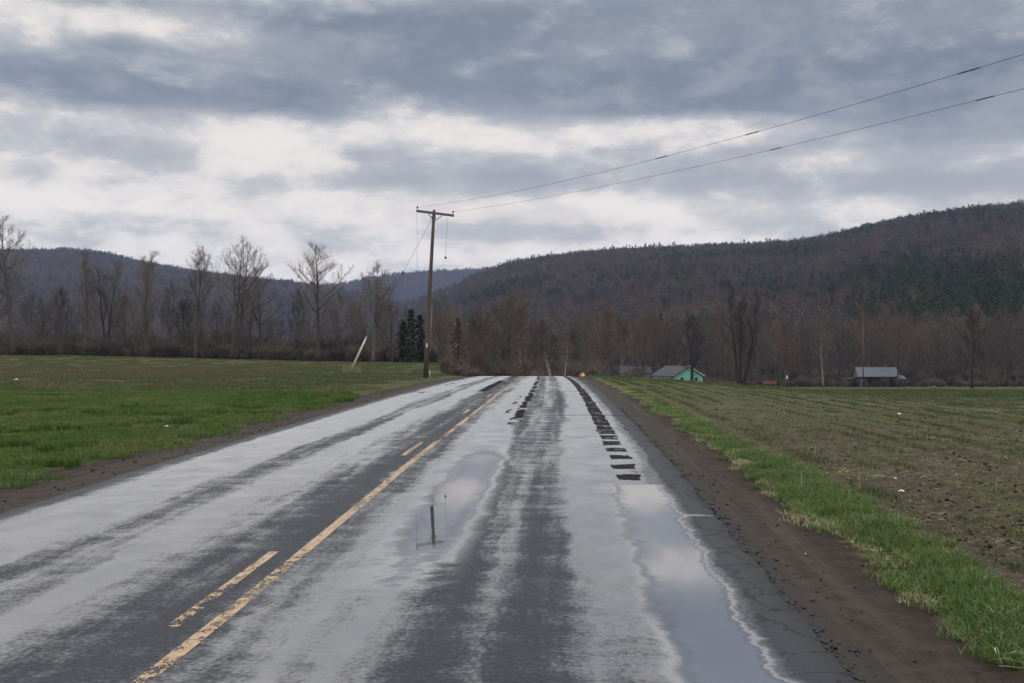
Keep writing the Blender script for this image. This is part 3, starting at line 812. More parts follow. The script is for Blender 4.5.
# left hedgerow, tree by tree: picture column, row of the top, distance, build, label
left_trees = [
    (13, 214, 252, dict(r0=.5, base=.42, spread=6.0, limbs=17, steep=1.0, tw=.034), 'bark', 'twig_tan', 'tallest bare tree of the row, with a straight trunk rising far above the ridge'),
    (-8, 262, 262, dict(r0=.4, base=.35, spread=7, limbs=14, tw=.034), 'bark', 'twig_grey', 'bare tree cut off by the picture edge beside the tallest trunk'),
    (40, 300, 266, dict(r0=.3, base=.3, spread=5.5, limbs=13), 'bark', 'twig_grey', 'low bushy bare tree just right of the tallest trunk'),
    (62, 288, 258, dict(r0=.24, base=.25, spread=3.4, limbs=15, steep=1.3), 'bark', 'twig_grey', 'small thin bare tree between the tallest trunk and the first slender pair'),
    (85, 250, 256, dict(r0=.34, base=.25, spread=3.4, limbs=20, steep=1.5), 'bark', 'twig_tan', 'slender upright bare tree, first to top the ridge right of the tallest one'),
    (106, 264, 262, dict(r0=.32, base=.3, spread=4.2, limbs=16, steep=1.3, stems=2), 'bark', 'twig_brown', 'twin-stemmed bare tree close behind the first slender tree'),
    (125, 296, 262, dict(r0=.24, base=.3, spread=4, limbs=12), 'bark', 'twig_brown', 'short reddish brown bare tree at the foot of the second slender tree'),
    (147, 252, 255, dict(r0=.38, base=.22, spread=3.6, limbs=22, steep=1.5), 'bark', 'twig_tan', 'slender bare tree standing alone against the blue hill with its tip in the sky'),
    (170, 285, 264, dict(r0=.26, base=.3, spread=4.5, limbs=12), 'bark', 'twig_grey', 'short bare tree between the lone slender tree and the broom-topped one'),
    (184, 300, 258, dict(r0=.2, base=.2, spread=3, limbs=12, steep=1.4), 'bark', 'twig_grey', 'thin small bare tree left of the broom-topped tree'),
    (196, 248, 254, dict(r0=.38, base=.38, spread=4.6, limbs=18, steep=1.4, tw=.032), 'bark', 'twig_tan', 'bare tree with a broom of upright branches, left of the big forked tree'),
    (232, 244, 250, dict(r0=.52, base=.40, spread=7.2, limbs=18, stems=2, steep=1.0, tw=.034), 'bark', 'twig_tan', 'big forked bare tree with two leaning stems and a wide open crown'),
    (262, 268, 260, dict(r0=.36, base=.3, spread=6, limbs=15, steep=1.0), 'bark', 'twig_grey', 'bushy bare tree close right of the big forked tree'),
    (250, 292, 266, dict(r0=.3, base=.25, spread=5, limbs=13), 'bark', 'twig_grey', 'low bare tree behind the big forked tree'),
    (294, 292, 262, dict(r0=.26, base=.3, spread=3.6, limbs=12, steep=1.2), 'bark', 'twig_grey', 'small thin bare tree left of the round-topped one'),
    (318, 246, 236, dict(r0=.46, base=.34, spread=6.0, limbs=19, steep=.75, tw=.034), 'bark', 'twig_tan', 'bare tree with a pale round open top and one straight trunk'),
    (340, 300, 262, dict(r0=.26, base=.25, spread=6, limbs=12), 'bark', 'twig_grey', 'low wide bare tree between the round-topped tree and the double-trunked one'),
    (372, 262, 242, dict(r0=.42, base=.36, spread=5.8, limbs=18, stems=2, steep=.9, tw=.034), 'bark', 'twig_tan', 'double-trunked bare tree nearest the leaning stub pole'),
    (392, 308, 250, dict(r0=.24, base=.25, spread=5, limbs=12), 'bark', 'twig_brown', 'low spreading bare tree left of the dark spruces'),
    (440, 318, 240, dict(r0=.22, base=.2, spread=4, limbs=12), 'bark', 'twig_brown', 'small brown bare tree just right of the utility pole'),
]
for i, (px, py, d, kw, bk, tw, lab) in enumerate(left_trees):
    x = px_x(px, d); z = g1(x, d); H = px_z(py, d) - z
    pd = dict(sub=7, twigs=7, fine=4); pd.update(kw); pd['tw'] = pd.get('tw', .03)*1.5; pd['spread'] = pd.get('spread', 5)*1.6; pd['steep'] = pd.get('steep', .8)*.85; pd['r0'] = pd.get('r0', .3)*1.2
    plant_tree('bare_tree', tree_meshes(bare_tree(100+i, H, **pd), M[bk], M[tw]), x, d, z, lab, 'tree', GR_LEFT)

# middle and right trees one can tell apart
mid_trees = [
    (476, 312, 205, dict(r0=.3, base=.2, spread=5, limbs=15, tw=.032), 'bark', 'twig_brown', 'brown bare tree left of the road beside the shaggy dying conifer'),
    (494, 300, 215, dict(r0=.36, base=.2, spread=6, limbs=18, stems=2, steep=1.1, tw=.032), 'bark', 'twig_grey', 'dense dark bare tree left of where the road vanishes'),
    (508, 290, 225, dict(r0=.36, base=.25, spread=5.5, limbs=18, steep=1.2), 'bark', 'twig_tan', 'tallest bare tree left of where the road vanishes, with a dark stem'),
    (519, 296, 222, dict(r0=.3, base=.4, spread=4, limbs=14, steep=1.2), 'bark_pale', 'twig_tan', 'bare tree with a pale trunk beside the vanishing road'),
    (537, 322, 250, dict(r0=.3, base=.3, spread=5, limbs=14), 'bark', 'twig_brown', 'bare brown tree straight above the end of the road'),
    (553, 340, 195, dict(r0=.19, base=.45, spread=2.2, limbs=9, stems=2, steep=1.2, sub=4, twigs=4), 'bark_white', 'twig_grey', 'small white-barked tree forked low behind the road crest'),
    (563, 338, 200, dict(r0=.19, base=.5, spread=2.0, limbs=8, lean=.22, sub=4, twigs=4), 'bark_white', 'twig_brown', 'white-barked tree leaning right behind the road crest'),
    (604, 306, 270, dict(r0=.42, base=.22, spread=7, limbs=20, steep=1.0, tw=.034), 'bark', 'twig_red', 'wide reddish brown bare tree right of the road crest'),
    (622, 316, 262, dict(r0=.3, base=.42, spread=5, limbs=15, steep=1.2), 'bark_pale', 'twig_brown', 'bare tree with a pale thin trunk above the orange sign'),
    (642, 312, 330, dict(r0=.4, base=.25, spread=8, limbs=18, tw=.036), 'bark', 'twig_brown', 'broad brown bare tree left of the mint green house'),
    (692, 318, 318, dict(r0=.62, base=.2, spread=8, limbs=18, tw=.036, stems=1), 'bark_dark', 'twig_dark', 'bare tree whose thick dark trunk crosses the mint green gable'),
    (668, 322, 372, dict(r0=.4, base=.25, spread=8, limbs=18, tw=.036), 'bark', 'twig_red', 'reddish bare tree rising behind the mint green roof'),
    (741, 282, 312, dict(r0=.62, base=.30, spread=8.5, limbs=24, stems=3, steep=1.2, tw=.042), 'bark_dark', 'twig_dark', 'largest bare tree at the right field edge, with several dark upright stems'),
    (785, 318, 330, dict(r0=.4, base=.25, spread=6, limbs=18, steep=1.1, tw=.036), 'bark', 'twig_red', 'reddish bare tree between the largest tree and the pale sycamore'),
    (823, 312, 326, dict(r0=.42, base=.42, spread=7, limbs=15, steep=.9, tw=.036), 'bark_pale', 'twig_tan', 'pale-trunked bare tree left of the dark shed'),
    (897, 318, 334, dict(r0=.36, base=.3, spread=7, limbs=17, tw=.036), 'bark', 'twig_brown', 'bare tree standing in front of the right end of the shed'),
    (972, 310, 322, dict(r0=.45, base=.3, spread=8, limbs=18, tw=.036), 'bark_dark', 'twig_dark', 'dark-trunked bare tree well right of the shed'),
]
for i, (px, py, d, kw, bk, tw, lab) in enumerate(mid_trees):
    x = px_x(px, d); z = g1(x, d); H = px_z(py, d) - z
    pd = dict(sub=7, twigs=7, fine=4); pd.update(kw); pd['tw'] = pd.get('tw', .03)*1.5
    plant_tree('bare_tree', tree_meshes(bare_tree(200+i, H, **pd), M[bk], M[tw]), x, d, z, lab, 'tree', GR_RIGHT if px > 590 else 'trees beyond the road crest')

# conifers
cons = [(411, 309, 228, 2.5, 'dark spruce, tallest of the three beside the utility pole', 'needle', 0), (403, 321, 236, 2.4, 'dark spruce, leftmost and lowest of the three beside the utility pole', 'needle', 0), (420, 315, 232, 2.4, 'dark spruce partly behind the utility pole, right one of the three', 'needle', 0),
        (458, 318, 200, 2.6, 'shaggy conifer with brown dying foliage right of the utility pole', 'needle_brown', .1),
        (553, 334, 300, 4.2, 'dark green pine above the end of the road, left one', 'needle', .3), (573, 330, 310, 5.0, 'dark green pine above the right end of the road', 'needle', .3),
        (697, 330, 400, 5.5, 'dark conifer half hidden behind the tree at the green house', 'needle', .2)]
for i, (px, py, d, rad, lab, mt, gp) in enumerate(cons):
    x = px_x(px, d); z = g1(x, d); H = px_z(py, d) - z
    a, b = conifer(300+i, H, rad*.85, 54, .38, max(gp, .08), .30)
    plant_tree('conifer', [('trunk', a.mesh('conifer_trunk', M['bark'], True)), ('crown', b.mesh('conifer_crown', M[mt]))], x, d, z, lab, 'conifer')

# the wood along the right field: many alike
wood = []
for i in range(9):
    tw = ['twig_brown', 'twig_red', 'twig_grey'][i % 3]
    wood.append(tree_meshes(bare_tree(400+i, 25, r0=.33, base=.16 + .03*(i % 4), spread=6.5 + (i % 3), limbs=19, steep=1.0, sub=6, twigs=6, fine=4, tw=.050, stems=1 + (i % 4 == 3)), M['bark'], M[tw], 'wood_tree'))
rr = random.Random(5)
def wood_row(x0, x1, step, dfun, hscale, label, group):
    px = x0
    while px < x1:
        q = px + rr.uniform(-step*.4, step*.4); d = dfun(q) + rr.uniform(-8, 8)
        x = px_x(q, d); z = g1(x, d)
        s = hscale*rr.uniform(.78, 1.12)
        plant_tree('bare_tree', wood[rr.randrange(9)], x, d, z - .2, label, 'tree', group, rr.uniform(0, 6.28), s, rr.uniform(.9, 1.12))
        px += step
LABW = 'bare brown tree in the dense wood along the far edge of the right field'
GW = 'trees of the wood along the right field'
wood_row(705, 1130, 13, lambda q: 352, .95, LABW, GW)
wood_row(595, 1130, 14, lambda q: 374, 1.0, LABW, GW)
wood_row(575, 1130, 15, lambda q: 402, 1.06, LABW, GW)
LABM = 'bare brown tree in the thicket beyond the road crest'
GM = 'trees of the thicket beyond the crest'
wood_row(445, 600, 12, lambda q: 285, .72, LABM, GM)
wood_row(430, 600, 13, lambda q: 330, .78, LABM, GM)
LABL = 'slight grey bare tree in the hedgerow behind the left field'
GLL = 'slight trees of the left hedgerow'
wood_row(-40, 420, 17, lambda q: 276, .62, LABL, GLL)

# brush under the trees
def shrub(name, seed, n, h, mat, w=.03):
    r = np.random.default_rng(seed)
    a = r.uniform(0, 2*math.pi, n); rad = np.sqrt(r.uniform(0, 1, n))*h*.45
    z0 = r.uniform(-.1, .55, n)*h
    base = np.stack([np.cos(a)*rad*(.25 + .75*np.clip(z0/h, 0, 1)), np.sin(a)*rad*(.25 + .75*np.clip(z0/h, 0, 1)), z0], 1)
    dr = np.stack([np.cos(a)*.45 + r.normal(0, .4, n), np.sin(a)*.45 + r.normal(0, .4, n), r.uniform(.3, 1.2, n)], 1)
    dr /= np.linalg.norm(dr, axis=1)[:, None]
    L = r.uniform(.2, .55, n)[:, None]*h
    sd = np.cross(dr, r.normal(0, 1, (n, 3))); sd /= np.linalg.norm(sd, axis=1)[:, None]
    V = np.stack([base - sd*w, base + sd*w, base + dr*L], 1).reshape(-1, 3)
    b = np.arange(n)*3
    return mesh_np(name, V, [np.stack([b, b+1, b+2], 1)], [mat])
SH = [shrub('shrub_a', 1, 420, 3.0, M['twig_tan']), shrub('shrub_b', 2, 420, 3.4, M['twig_grey']), shrub('shrub_c', 3, 380, 2.6, M['twig_tan']), shrub('shrub_d', 4, 420, 3.6, M['twig_brown'])]
def brush(name, spec, label):
    P = []; S_ = []; T2 = []
    for (x0, x1, d0, d1, n, s0, s1) in spec:
        px = RNG.uniform(x0, x1, n); d = RNG.uniform(d0, d1, n); x = px_x(px, d)
        P.append(np.stack([x, d, G(x, d) - .1], 1)); S_.append(uscl(s0, s1, n, .25)); T2.append(RNG.integers(0, 4, n))
    P = np.concatenate(P); S_ = np.concatenate(S_); T2 = np.concatenate(T2)
    scatter(name, P, zrot(len(P)), S_, T2, SH, label, 'brush')
brush('hedgerow_brush', [(-60, 440, 256, 274, 620, .8, 1.7), (-60, 440, 262, 285, 260, 1.4, 2.6)], 'grey brown brush filling the hedgerow behind the left field')
brush('crest_brush', [(445, 480, 185, 235, 200, .6, 1.1), (470, 600, 205, 300, 420, .9, 2.0)], 'brown brush in the dip beyond the road crest')
brush('wood_edge_brush', [(590, 1130, 334, 352, 330, .6, 1.3), (590, 1130, 355, 420, 420, 1.2, 2.4)], 'brown brush along the wood edge behind the right field')

# ------------------------------------------------------------------ hills
def hill(name, ridge, Dk, foot, base, az_n, r_n, seed, amp=.05, lift=0):
    xs = [a for a, _ in ridge]; ys = [b for _, b in ridge]
    fy = pchip(xs, ys); fD = pchip([a for a, _ in Dk], [b for _, b in Dk]); fF = pchip([a for a, _ in foot], [b for _, b in foot])
    PX = np.linspace(xs[0], xs[-1], az_n); S = np.linspace(0, 1.6, r_n)
    P_, S_ = np.meshgrid(PX, S)
    def surf(P_, S_):
        Dr = fD(P_); Fo = fF(P_); d = Fo + (Dr - Fo)*S_
        H = CAMZ + (YH - fy(P_) - lift)/F*Dr
        s = np.clip(S_, 0, 1)
        prof = .55*s + .45*s*s*(3-2*s)
        z = base + (H - base)*np.where(S_ <= 1, prof, 1 - .55*np.clip(S_ - 1, 0, 9)**1.3)
        x = px_x(P_, d)
        z = z + (H - base)*amp*fbm(x/260, d/260, 4, seed)*4*s*(1 - s)*np.where(S_ < 1, 1, 0)
        return x, d, z
    x, d, z = surf(P_, S_)
    z[0] -= 25
    me = mesh_np(name, np.stack([x.ravel(), d.ravel(), z.ravel()], 1), [grid_faces(r_n, az_n)], [M['hill']])
    me.polygons.foreach_set('use_smooth', np.ones(len(me.polygons), bool))
    tag(link(bpy.data.objects.new('hill', me)), kind='structure')
    return surf, (xs[0], xs[-1])
M['hill'] = simple('leaf_litter_slope', (.030, .025, .023), (.055, .045, .040), .02, .95, 0, spec=.02)

hr, hr_r = hill('hill_right', [(300, 335), (360, 318), (400, 303), (456, 282), (480, 270), (520, 258), (600, 248), (700, 244), (800, 239), (850, 229), (900, 218), (960, 210), (1024, 203), (1150, 196), (1400, 205)],
    [(300, 2300), (480, 2100), (700, 1900), (1024, 1500), (1400, 1400)], [(300, 1200), (480, 760), (700, 520), (1400, 470)], -10, 220, 60, 3, .07, 10)
hl, hl_r = hill('hill_left', [(-500, 285), (-200, 262), (-60, 252), (0, 249), (60, 248), (100, 252), (150, 262), (190, 268), (240, 275), (290, 281), (350, 290), (430, 308), (520, 330)],
    [(-500, 2700), (0, 2900), (520, 2700)], [(-500, 900), (520, 1300)], -10, 160, 40, 5, .06, 8)
hf, hf_r = hill('hill_far', [(120, 300), (200, 288), (260, 283), (330, 284), (380, 276), (430, 271), (480, 268), (560, 262), (700, 262)],
    [(120, 4300), (700, 4300)], [(120, 3000), (700, 3000)], -10, 100, 24, 8, .05, 5)

# forest on the slopes, read as one mass
def blob_tree(name, seed, H, R_, n, mat, w):
    r = np.random.default_rng(seed)
    u = r.normal(0, 1, (n, 3)); u /= np.linalg.norm(u, axis=1)[:, None]
    rad = r.uniform(.25, 1, n)**.6
    c = u*rad[:, None]*np.array([R_, R_, H*.42]) + np.array([0, 0, H*.50])
    dr = u*.6 + r.normal(0, .5, (n, 3)) + np.array([0, 0, .55]); dr /= np.linalg.norm(dr, axis=1)[:, None]
    L = r.uniform(1.0, 2.4, n)[:, None]
    sd = np.cross(dr, r.normal(0, 1, (n, 3))); sd /= np.linalg.norm(sd, axis=1)[:, None]
    V = np.stack([c - sd*w, c + sd*w, c + dr*L], 1).reshape(-1, 3)
    tr = np.array([[-.25, 0, -1.5], [.25, 0, -1.5], [0, 0, H*.85], [0, -.25, -1.5], [0, .25, -1.5], [0, 0, H*.85]])
    b = np.arange(n)*3
    return mesh_np(name, np.concatenate([V, tr]), [np.stack([b, b+1, b+2], 1), np.array([[3*n, 3*n+1, 3*n+2], [3*n+3, 3*n+4, 3*n+5]])], [mat])
def cone_tree(name, seed, H, R_, n, mat, w):
    r = np.random.default_rng(seed)
    f = r.uniform(.04, 1, n); a = r.uniform(0, 6.283, n); rad = R_*(1 - f)**.8*r.uniform(.4, 1.1, n)
    c = np.stack([np.cos(a)*rad, np.sin(a)*rad, f*H], 1)
    dr = np.stack([np.cos(a), np.sin(a), r.uniform(-.7, .3, n)], 1) + r.normal(0, .35, (n, 3)); dr /= np.linalg.norm(dr, axis=1)[:, None]
    sd = np.cross(dr, r.normal(0, 1, (n, 3))); sd /= np.linalg.norm(sd, axis=1)[:, None]
    V = np.stack([c - sd*w, c + sd*w, c + dr*r.uniform(.8, 1.8, n)[:, None]], 1).reshape(-1, 3)
    b = np.arange(n)*3
    return mesh_np(name, V, [np.stack([b, b+1, b+2], 1)], [mat])
M['f_grey'] = simple('slope_twigs_grey', (0.0432, 0.0392, 0.0344), (0.0736, 0.0664, 0.0584), .5, .95, 0, spec=.02, rnd=.35)
M['f_purple'] = simple('slope_twigs_purple', (.058, .041, .034), (.098, .069, .056), .5, .95, 0, spec=.02, rnd=.3)
M['f_brown'] = simple('slope_twigs_brown', (0.0660, 0.0490, 0.0358), (0.1080, 0.0806, 0.0573), .5, .95, 0, spec=.02, rnd=.3)
M['f_pine'] = simple('slope_conifer', (.020, .026, .010), (.048, .054, .020), .5, .9, 0, spec=.05, rnd=.35)
FT = [blob_tree('slope_tree_a', 1, 15, 4.2, 150, M['f_grey'], .30), blob_tree('slope_tree_b', 2, 16, 4.6, 150, M['f_purple'], .30), blob_tree('slope_tree_c', 3, 14, 4.4, 150, M['f_brown'], .30),
      blob_tree('slope_tree_d', 4, 17, 3.8, 140, M['f_grey'], .30), cone_tree('slope_pine_a', 5, 17, 3.6, 220, M['f_pine'], .42), cone_tree('slope_pine_b', 6, 14, 3.4, 200, M['f_pine'], .45)]
def forest(name, surf, pxr, n, smax, pine, label, s0=.8, s1=1.25, seed=0):
    u = RNG.uniform(0, 1, n*3)
    S = RNG.uniform(.0, smax, n*3); P_ = RNG.uniform(pxr[0], pxr[1], n*3)
    x, d, z = surf(P_, S)
    k = (np.abs(x) < (.5 + .12)*d + 30)
    w = d / d.max(); k &= u < w
    x, d, z, P_, S = (q[k][:n] for q in (x, d, z, P_, S))
    n = len(x)
    pn = 1.25*fbm(x/120, d/130, 4, 51 + seed) + RNG.normal(0, .13, n) + pine(P_, S)
    tone = 1.5*fbm(x/75, d/90, 3, 91 + seed) + RNG.normal(0, .07, n)
    tid = np.where(tone > .10, 1, np.where(tone < -.10, 2, np.where(RNG.uniform(0, 1, n) < .5, 0, 3)))
    tid = np.where(pn > .17, np.where(RNG.uniform(0, 1, n) < .6, 4, 5), tid)
    scatter(name, np.stack([x, d, z - .3], 1), zrot(n, .04), uscl(s0, s1, n, .15), tid, FT, label, 'forest')
forest('hill_forest', hr, hr_r, 24000, 1.12, lambda P, S: .17*sstep(820, 900, P)*sstep(.62, .42, S)*sstep(.05, .12, S) + .05*sstep(560, 640, P)*sstep(1.0, .8, S) - .22*sstep(.16, .06, S) + .06*np.exp(-((S - 1)/.05)**2)*sstep(640, 800, P) - .05,
       'bare purple brown forest with dark conifer patches covering the near right hill')
forest('ridge_forest', hl, hl_r, 24000, 1.06, lambda P, S: -.06 + 0*P, 'hazy bluish bare forest covering the long ridge on the left', 1.1, 1.6, 3)
forest('distant_forest', hf, hf_r, 24000, 1.04, lambda P, S: -.06 + 0*P, 'faint blue forest on the farthest ridge between the two hills', 1.3, 2.0, 6)

# ------------------------------------------------------------------ utility pole, guy stub, wires
PD = 86.0
bx, bd = px_x(425, PD), PD; bz = g1(bx, PD)
P0 = Vector((bx, bd, bz))
pole = empty('utility_pole', P0, 'tall weathered utility pole leaning slightly right beside the road', 'utility pole')
topv = Vector((px_x(434.0, PD), PD, px_z(209.8, PD))) - P0
def along(f): return topv * f
mb = MB(); mb.tube([along(f) - Vector((0, 0, .5 if f == 0 else 0)) for f in (0, .2, .4, .6, .8, 1)], [.19, .18, .168, .155, .142, .13], 14)
mb.build('shaft', M['wood_pole'], pole, smooth=True)
armL = Vector((px_x(415.5, 85.4), 85.4, px_z(211, 85.4))) - P0
armR = Vector((px_x(453, 86.65), 86.65, px_z(215.8, 86.65))) - P0
ax = (armR - armL).normalized(); ay = Vector((0, 0, 1)).cross(ax).normalized(); az_ = ax.cross(ay)
rot = Matrix((ax, ay, az_)).transposed()
mid = (armL + armR)/2
fo = -ay*.21 if ay.y > 0 else ay*.21
mb = MB(); mb.box(mid + fo, ((armR-armL).length, .13, .2), rot); mb.build('crossarm', M['wood_arm'], pole, bevel=.012)
for s_ in (-1, 1):
    mb = MB(); mb.tube([along(.93) + fo*1.0, mid + fo*1.45 + ax*s_*.72 - az_*.02], .035, 6); mb.build('brace', M['steel'], pole)
def insulator(p, parent):
    mb = MB(); mb.tube([p, p + Vector((0, 0, .12))], .018, 6)
    mb.lathe(p + Vector((0, 0, .1)), [(.03, 0), (.075, .02), (.07, .06), (.05, .08), (.085, .10), (.075, .15), (.04, .17), (.05, .20), (.03, .23)], 10)
    return mb.build('insulator', M['ceramic'], parent, smooth=True)
insL = armL + ax*.08 + fo + az_*.1; insR = armR - ax*.08 + fo + az_*.1
insulator(insL, pole); insulator(insR, pole)
mb = MB(); off = Vector((.29, -.05, 0))
mb.tube([off + along(.0), off*.95 + along(.2), off*.9 + along(.42)], .028, 8); mb.build('conduit', M['steel'], pole, smooth=True)
mb = MB(); mb.box(along(.195) + Vector((.02, -.188, 0)), (.10, .02, .35)); mb.build('number_plate', M['white_paint'], pole)
mb = MB(); mb.tube([along(.955) - ay*.0 + Vector((-.17, 0, 0)), along(.955) + Vector((.17, 0, 0))], .145, 12); mb.build('band', M['steel'], pole)
gx = bx + .42
mb = MB(); mb.lathe((0, 0, -.2), [(.06, 0), (.06, .72), (.055, .78), (.02, .80)], 10)
tag(mb.build('marker_post', M['wood_pale'], None, (gx, PD - .25, g1(gx, PD - .25)), smooth=True), 'short pale marker post at the foot of the utility pole', 'post')

# leaning stub
SD = 103.0
sx = px_x(350, SD); sz = g1(sx, SD)
S0 = Vector((sx, SD, sz)); stop = Vector((px_x(366.5, SD), SD, px_z(337, SD))) - S0
stub = empty('stub_pole', S0, 'pale stub pole leaning right in the left field, holding a guy wire', 'pole')
mb = MB(); mb.tube([Vector((0, 0, 0)) - stop*.15, stop*.5, stop], [.115, .105, .095], 12); mb.build('shaft', M['wood_pale'], stub, smooth=True)
mb = MB(); mb.tube([stop*.955, stop*.975], [.12, .12], 12); mb.build('band', M['steel'], stub)
WD = [blades('weed_a', 70, 40, .7, .3, 1.1, .018, .35, M['straw'], 0, .8)]
wp = np.array([[sx - .5 + .5*i*.5, SD - .2 + .2*(i % 3), 0] for i in range(7)]); wp[:, 2] = G(wp[:, 0], wp[:, 1])
scatter('dead_weeds', wp, zrot(7), uscl(.7, 1.3, 7), np.zeros(7), WD, 'clump of tall dead weeds at the foot of the leaning stub pole', 'weeds')

g0 = P0 + along(.945) + Vector((-.16, .08, 0)); g1_ = S0 + stop*.97
guy = empty('guy_wire', g1_, 'thin guy wire running from the utility pole down to the leaning stub', 'wire')
def sag(a, b, s, n=24):
    return [a.lerp(b, i/n) - Vector((0, 0, 4*s*(i/n)*(1 - i/n))) for i in range(n+1)]
mb = MB(); mb.tube([p - g1_ for p in sag(g0, g1_, .08)], .013, 5); mb.build('cable', M['wire'], guy)
ip_ = g0.lerp(g1_, .40) - g1_ - Vector((0, 0, .07)); dv = (g1_ - g0).normalized()
mb = MB(); mb.tube([ip_ - dv*.25, ip_ - dv*.12, ip_ + dv*.12, ip_ + dv*.25], [.03, .085, .085, .03], 8); mb.build('insulator', M['ceramic'], guy, smooth=True)

def dangler(px0, py0, px1, py1, d, weight, label, lean=0):
    a = Vector((px_x(px0, d), d, px_z(py0, d))); b = Vector((px_x(px1, d), d, px_z(py1, d)))
    e = empty('dangling_wire', b, label, 'wire')
    mb = MB(); mb.tube([p - b for p in [a, a.lerp(b, .35) + Vector((.03, 0, 0)), a.lerp(b, .7) - Vector((.02, 0, 0)), b]], .010, 5); mb.build('cable', M['wire'], e)
    if weight:
        mb = MB(); mb.lathe((0, 0, -.16), [(.03, 0), (.09, .03), (.10, .12), (.07, .2), (.02, .24)], 8); mb.build('weight', M['ceramic'], e, smooth=True)
dangler(416.5, 213, 417.5, 268, 85.3, False, "loose thin wire hanging from the left end of the pole's crossarm")
dangler(447, 217, 445.5, 257, 86.5, True, "loose wire with a small weight hanging from the crossarm's right half")

def s_at(A, k, px):
    u = (px - 512)/F
    return (u*A.y - A.x)/(k + u)
def line_wire(A, rows, k, splices, label):
    # slope and sag of the cable, so that it hangs where it is seen to hang
    ss, zz_ = [], []
    for px, py in rows:
        q = s_at(A, k, px); ss.append(q); zz_.append(px_z(py, A.y - q) - A.z)
    ss = np.array(ss); zz_ = np.array(zz_)
    a, b = np.linalg.lstsq(np.stack([-ss, ss*ss], 1), zz_, rcond=None)[0]
    print('WIRE', a, b)
    n = 60; S = min(170.0, a/b)
    def pt(s): return Vector((A.x + k*s, A.y - s, A.z - a*s + b*s*s))
    e = empty('power_line', A, label, 'power line', 'overhead power lines')
    mb = MB(); mb.tube([pt(S*i/n) - A for i in range(n+1)], .0085, 5); mb.build('cable', M['wire'], e)
    for (s0, ln) in splices:
        mb = MB(); mb.tube([pt(s0) - A, pt(s0 + ln*.1) - A, pt(s0 + ln*.9) - A, pt(s0 + ln) - A], [.010, .022, .022, .010], 6); mb.build('splice_sleeve', M['wire'], e)
tpL = P0 + insL + Vector((0, 0, .22)); tpR = P0 + insR + Vector((0, 0, .22))
line_wire(tpL, [(520, 190), (660, 158), (750, 133), (980, 68), (1024, 53)], .4, [(s_at(tpL, .4, p0), s_at(tpL, .4, p1) - s_at(tpL, .4, p0)) for p0, p1 in ((655, 668), (745, 760), (958, 982))], 'upper of the two overhead wires crossing the sky to the right')
line_wire(tpR, [(600, 187), (780, 147), (980, 101), (1024, 87)], .4, [(s_at(tpR, .4, p0), s_at(tpR, .4, p1) - s_at(tpR, .4, p0)) for p0, p1 in ((770, 782), (976, 996))], 'lower of the two overhead wires crossing the sky to the right')

# ------------------------------------------------------------------ roadside sign
SG = 120.0
gx = px_x(582.5, SG); gz = g1(gx, SG); cz = px_z(375.3, SG) - gz
sign = empty('road_sign', (gx, SG, gz), 'small orange diamond sign with a pale centre beside the road crest', 'sign')
mb = MB(); mb.box((0, .05, cz*.5 - .2), (.06, .06, cz + .9)); mb.build('post', M['steel'], sign)
h = .44
mb = MB(); mb.prism([(-h, -.03, cz), (0, -.03, cz - h), (h, -.03, cz), (0, -.03, cz + h)], (0, .03, 0)); mb.build('panel', M['orange'], sign)
mb = MB(); mb.prism([(.05 + .17*math.cos(q), -.04, cz + .04 + .17*math.sin(q)) for q in [i*math.pi/6 for i in range(12)]], (0, .008, 0)); mb.build('centre_patch', M['yellow_pale'], sign)

# ------------------------------------------------------------------ buildings
def frame_at(e_x, e_y):
    """local axes -> helper that maps (right along gable, depth along ridge, up)"""
    return lambda a, b, c: Vector((a*e_x[0] + b*e_y[0], a*e_x[1] + b*e_y[1], c))

hd = 330.0
hx = px_x(688.5, hd); hz = px_z(387.5, hd)
house = empty('green_house', (hx, hd, hz), 'mint green house with a grey shingle roof behind the right field', 'house')
fr = frame_at((.90, .43), (-.43, .90))     # gable faces the camera and slightly right
Wd, Ln, He, Hr = 11.2, 12.5, 3.75, 6.7
mb = MB()
gpoly = lambda dep: [fr(-Wd/2, dep, 0), fr(Wd/2, dep, 0), fr(Wd/2, dep, He), fr(0, dep, Hr), fr(-Wd/2, dep, He)]
mb.prism(gpoly(0), fr(0, Ln, 0)); mb.build('wall', M['mint'], house)
rf = MB(); th = .18; ov = .55
sl = (Hr - He)/(Wd/2)
for s_ in (-1, 1):
    e0 = fr(s_*(Wd/2 + ov), -ov, He - sl*ov + .03); r0_ = fr(0, -ov, Hr + .03)
    rf.prism([e0, r0_, r0_ + Vector((0, 0, th)), e0 + Vector((0, 0, th))], fr(0, Ln + 2*ov, 0))
rfo = rf.build('roof', M['shingle'], house)
ch = MB(); c0 = fr(1.2, 7, 0); ch.box(c0 + Vector((0, 0, Hr + .2)), (.7, .7, 1.6)); ch.build('chimney', M['tan_wall'], rfo)
for s_ in (-1, 1):
    mb = MB(); e0 = fr(s_*(Wd/2 + ov), -ov - .06, He - sl*ov); r0_ = fr(0, -ov - .06, Hr)
    mb.prism([e0, r0_, r0_ + Vector((0, 0, .26)), e0 + Vector((0, 0, .26))], fr(0, .05, 0)); mb.build('trim_board', M['mint_trim'] if s_ > 0 else M['shingle'], rfo)
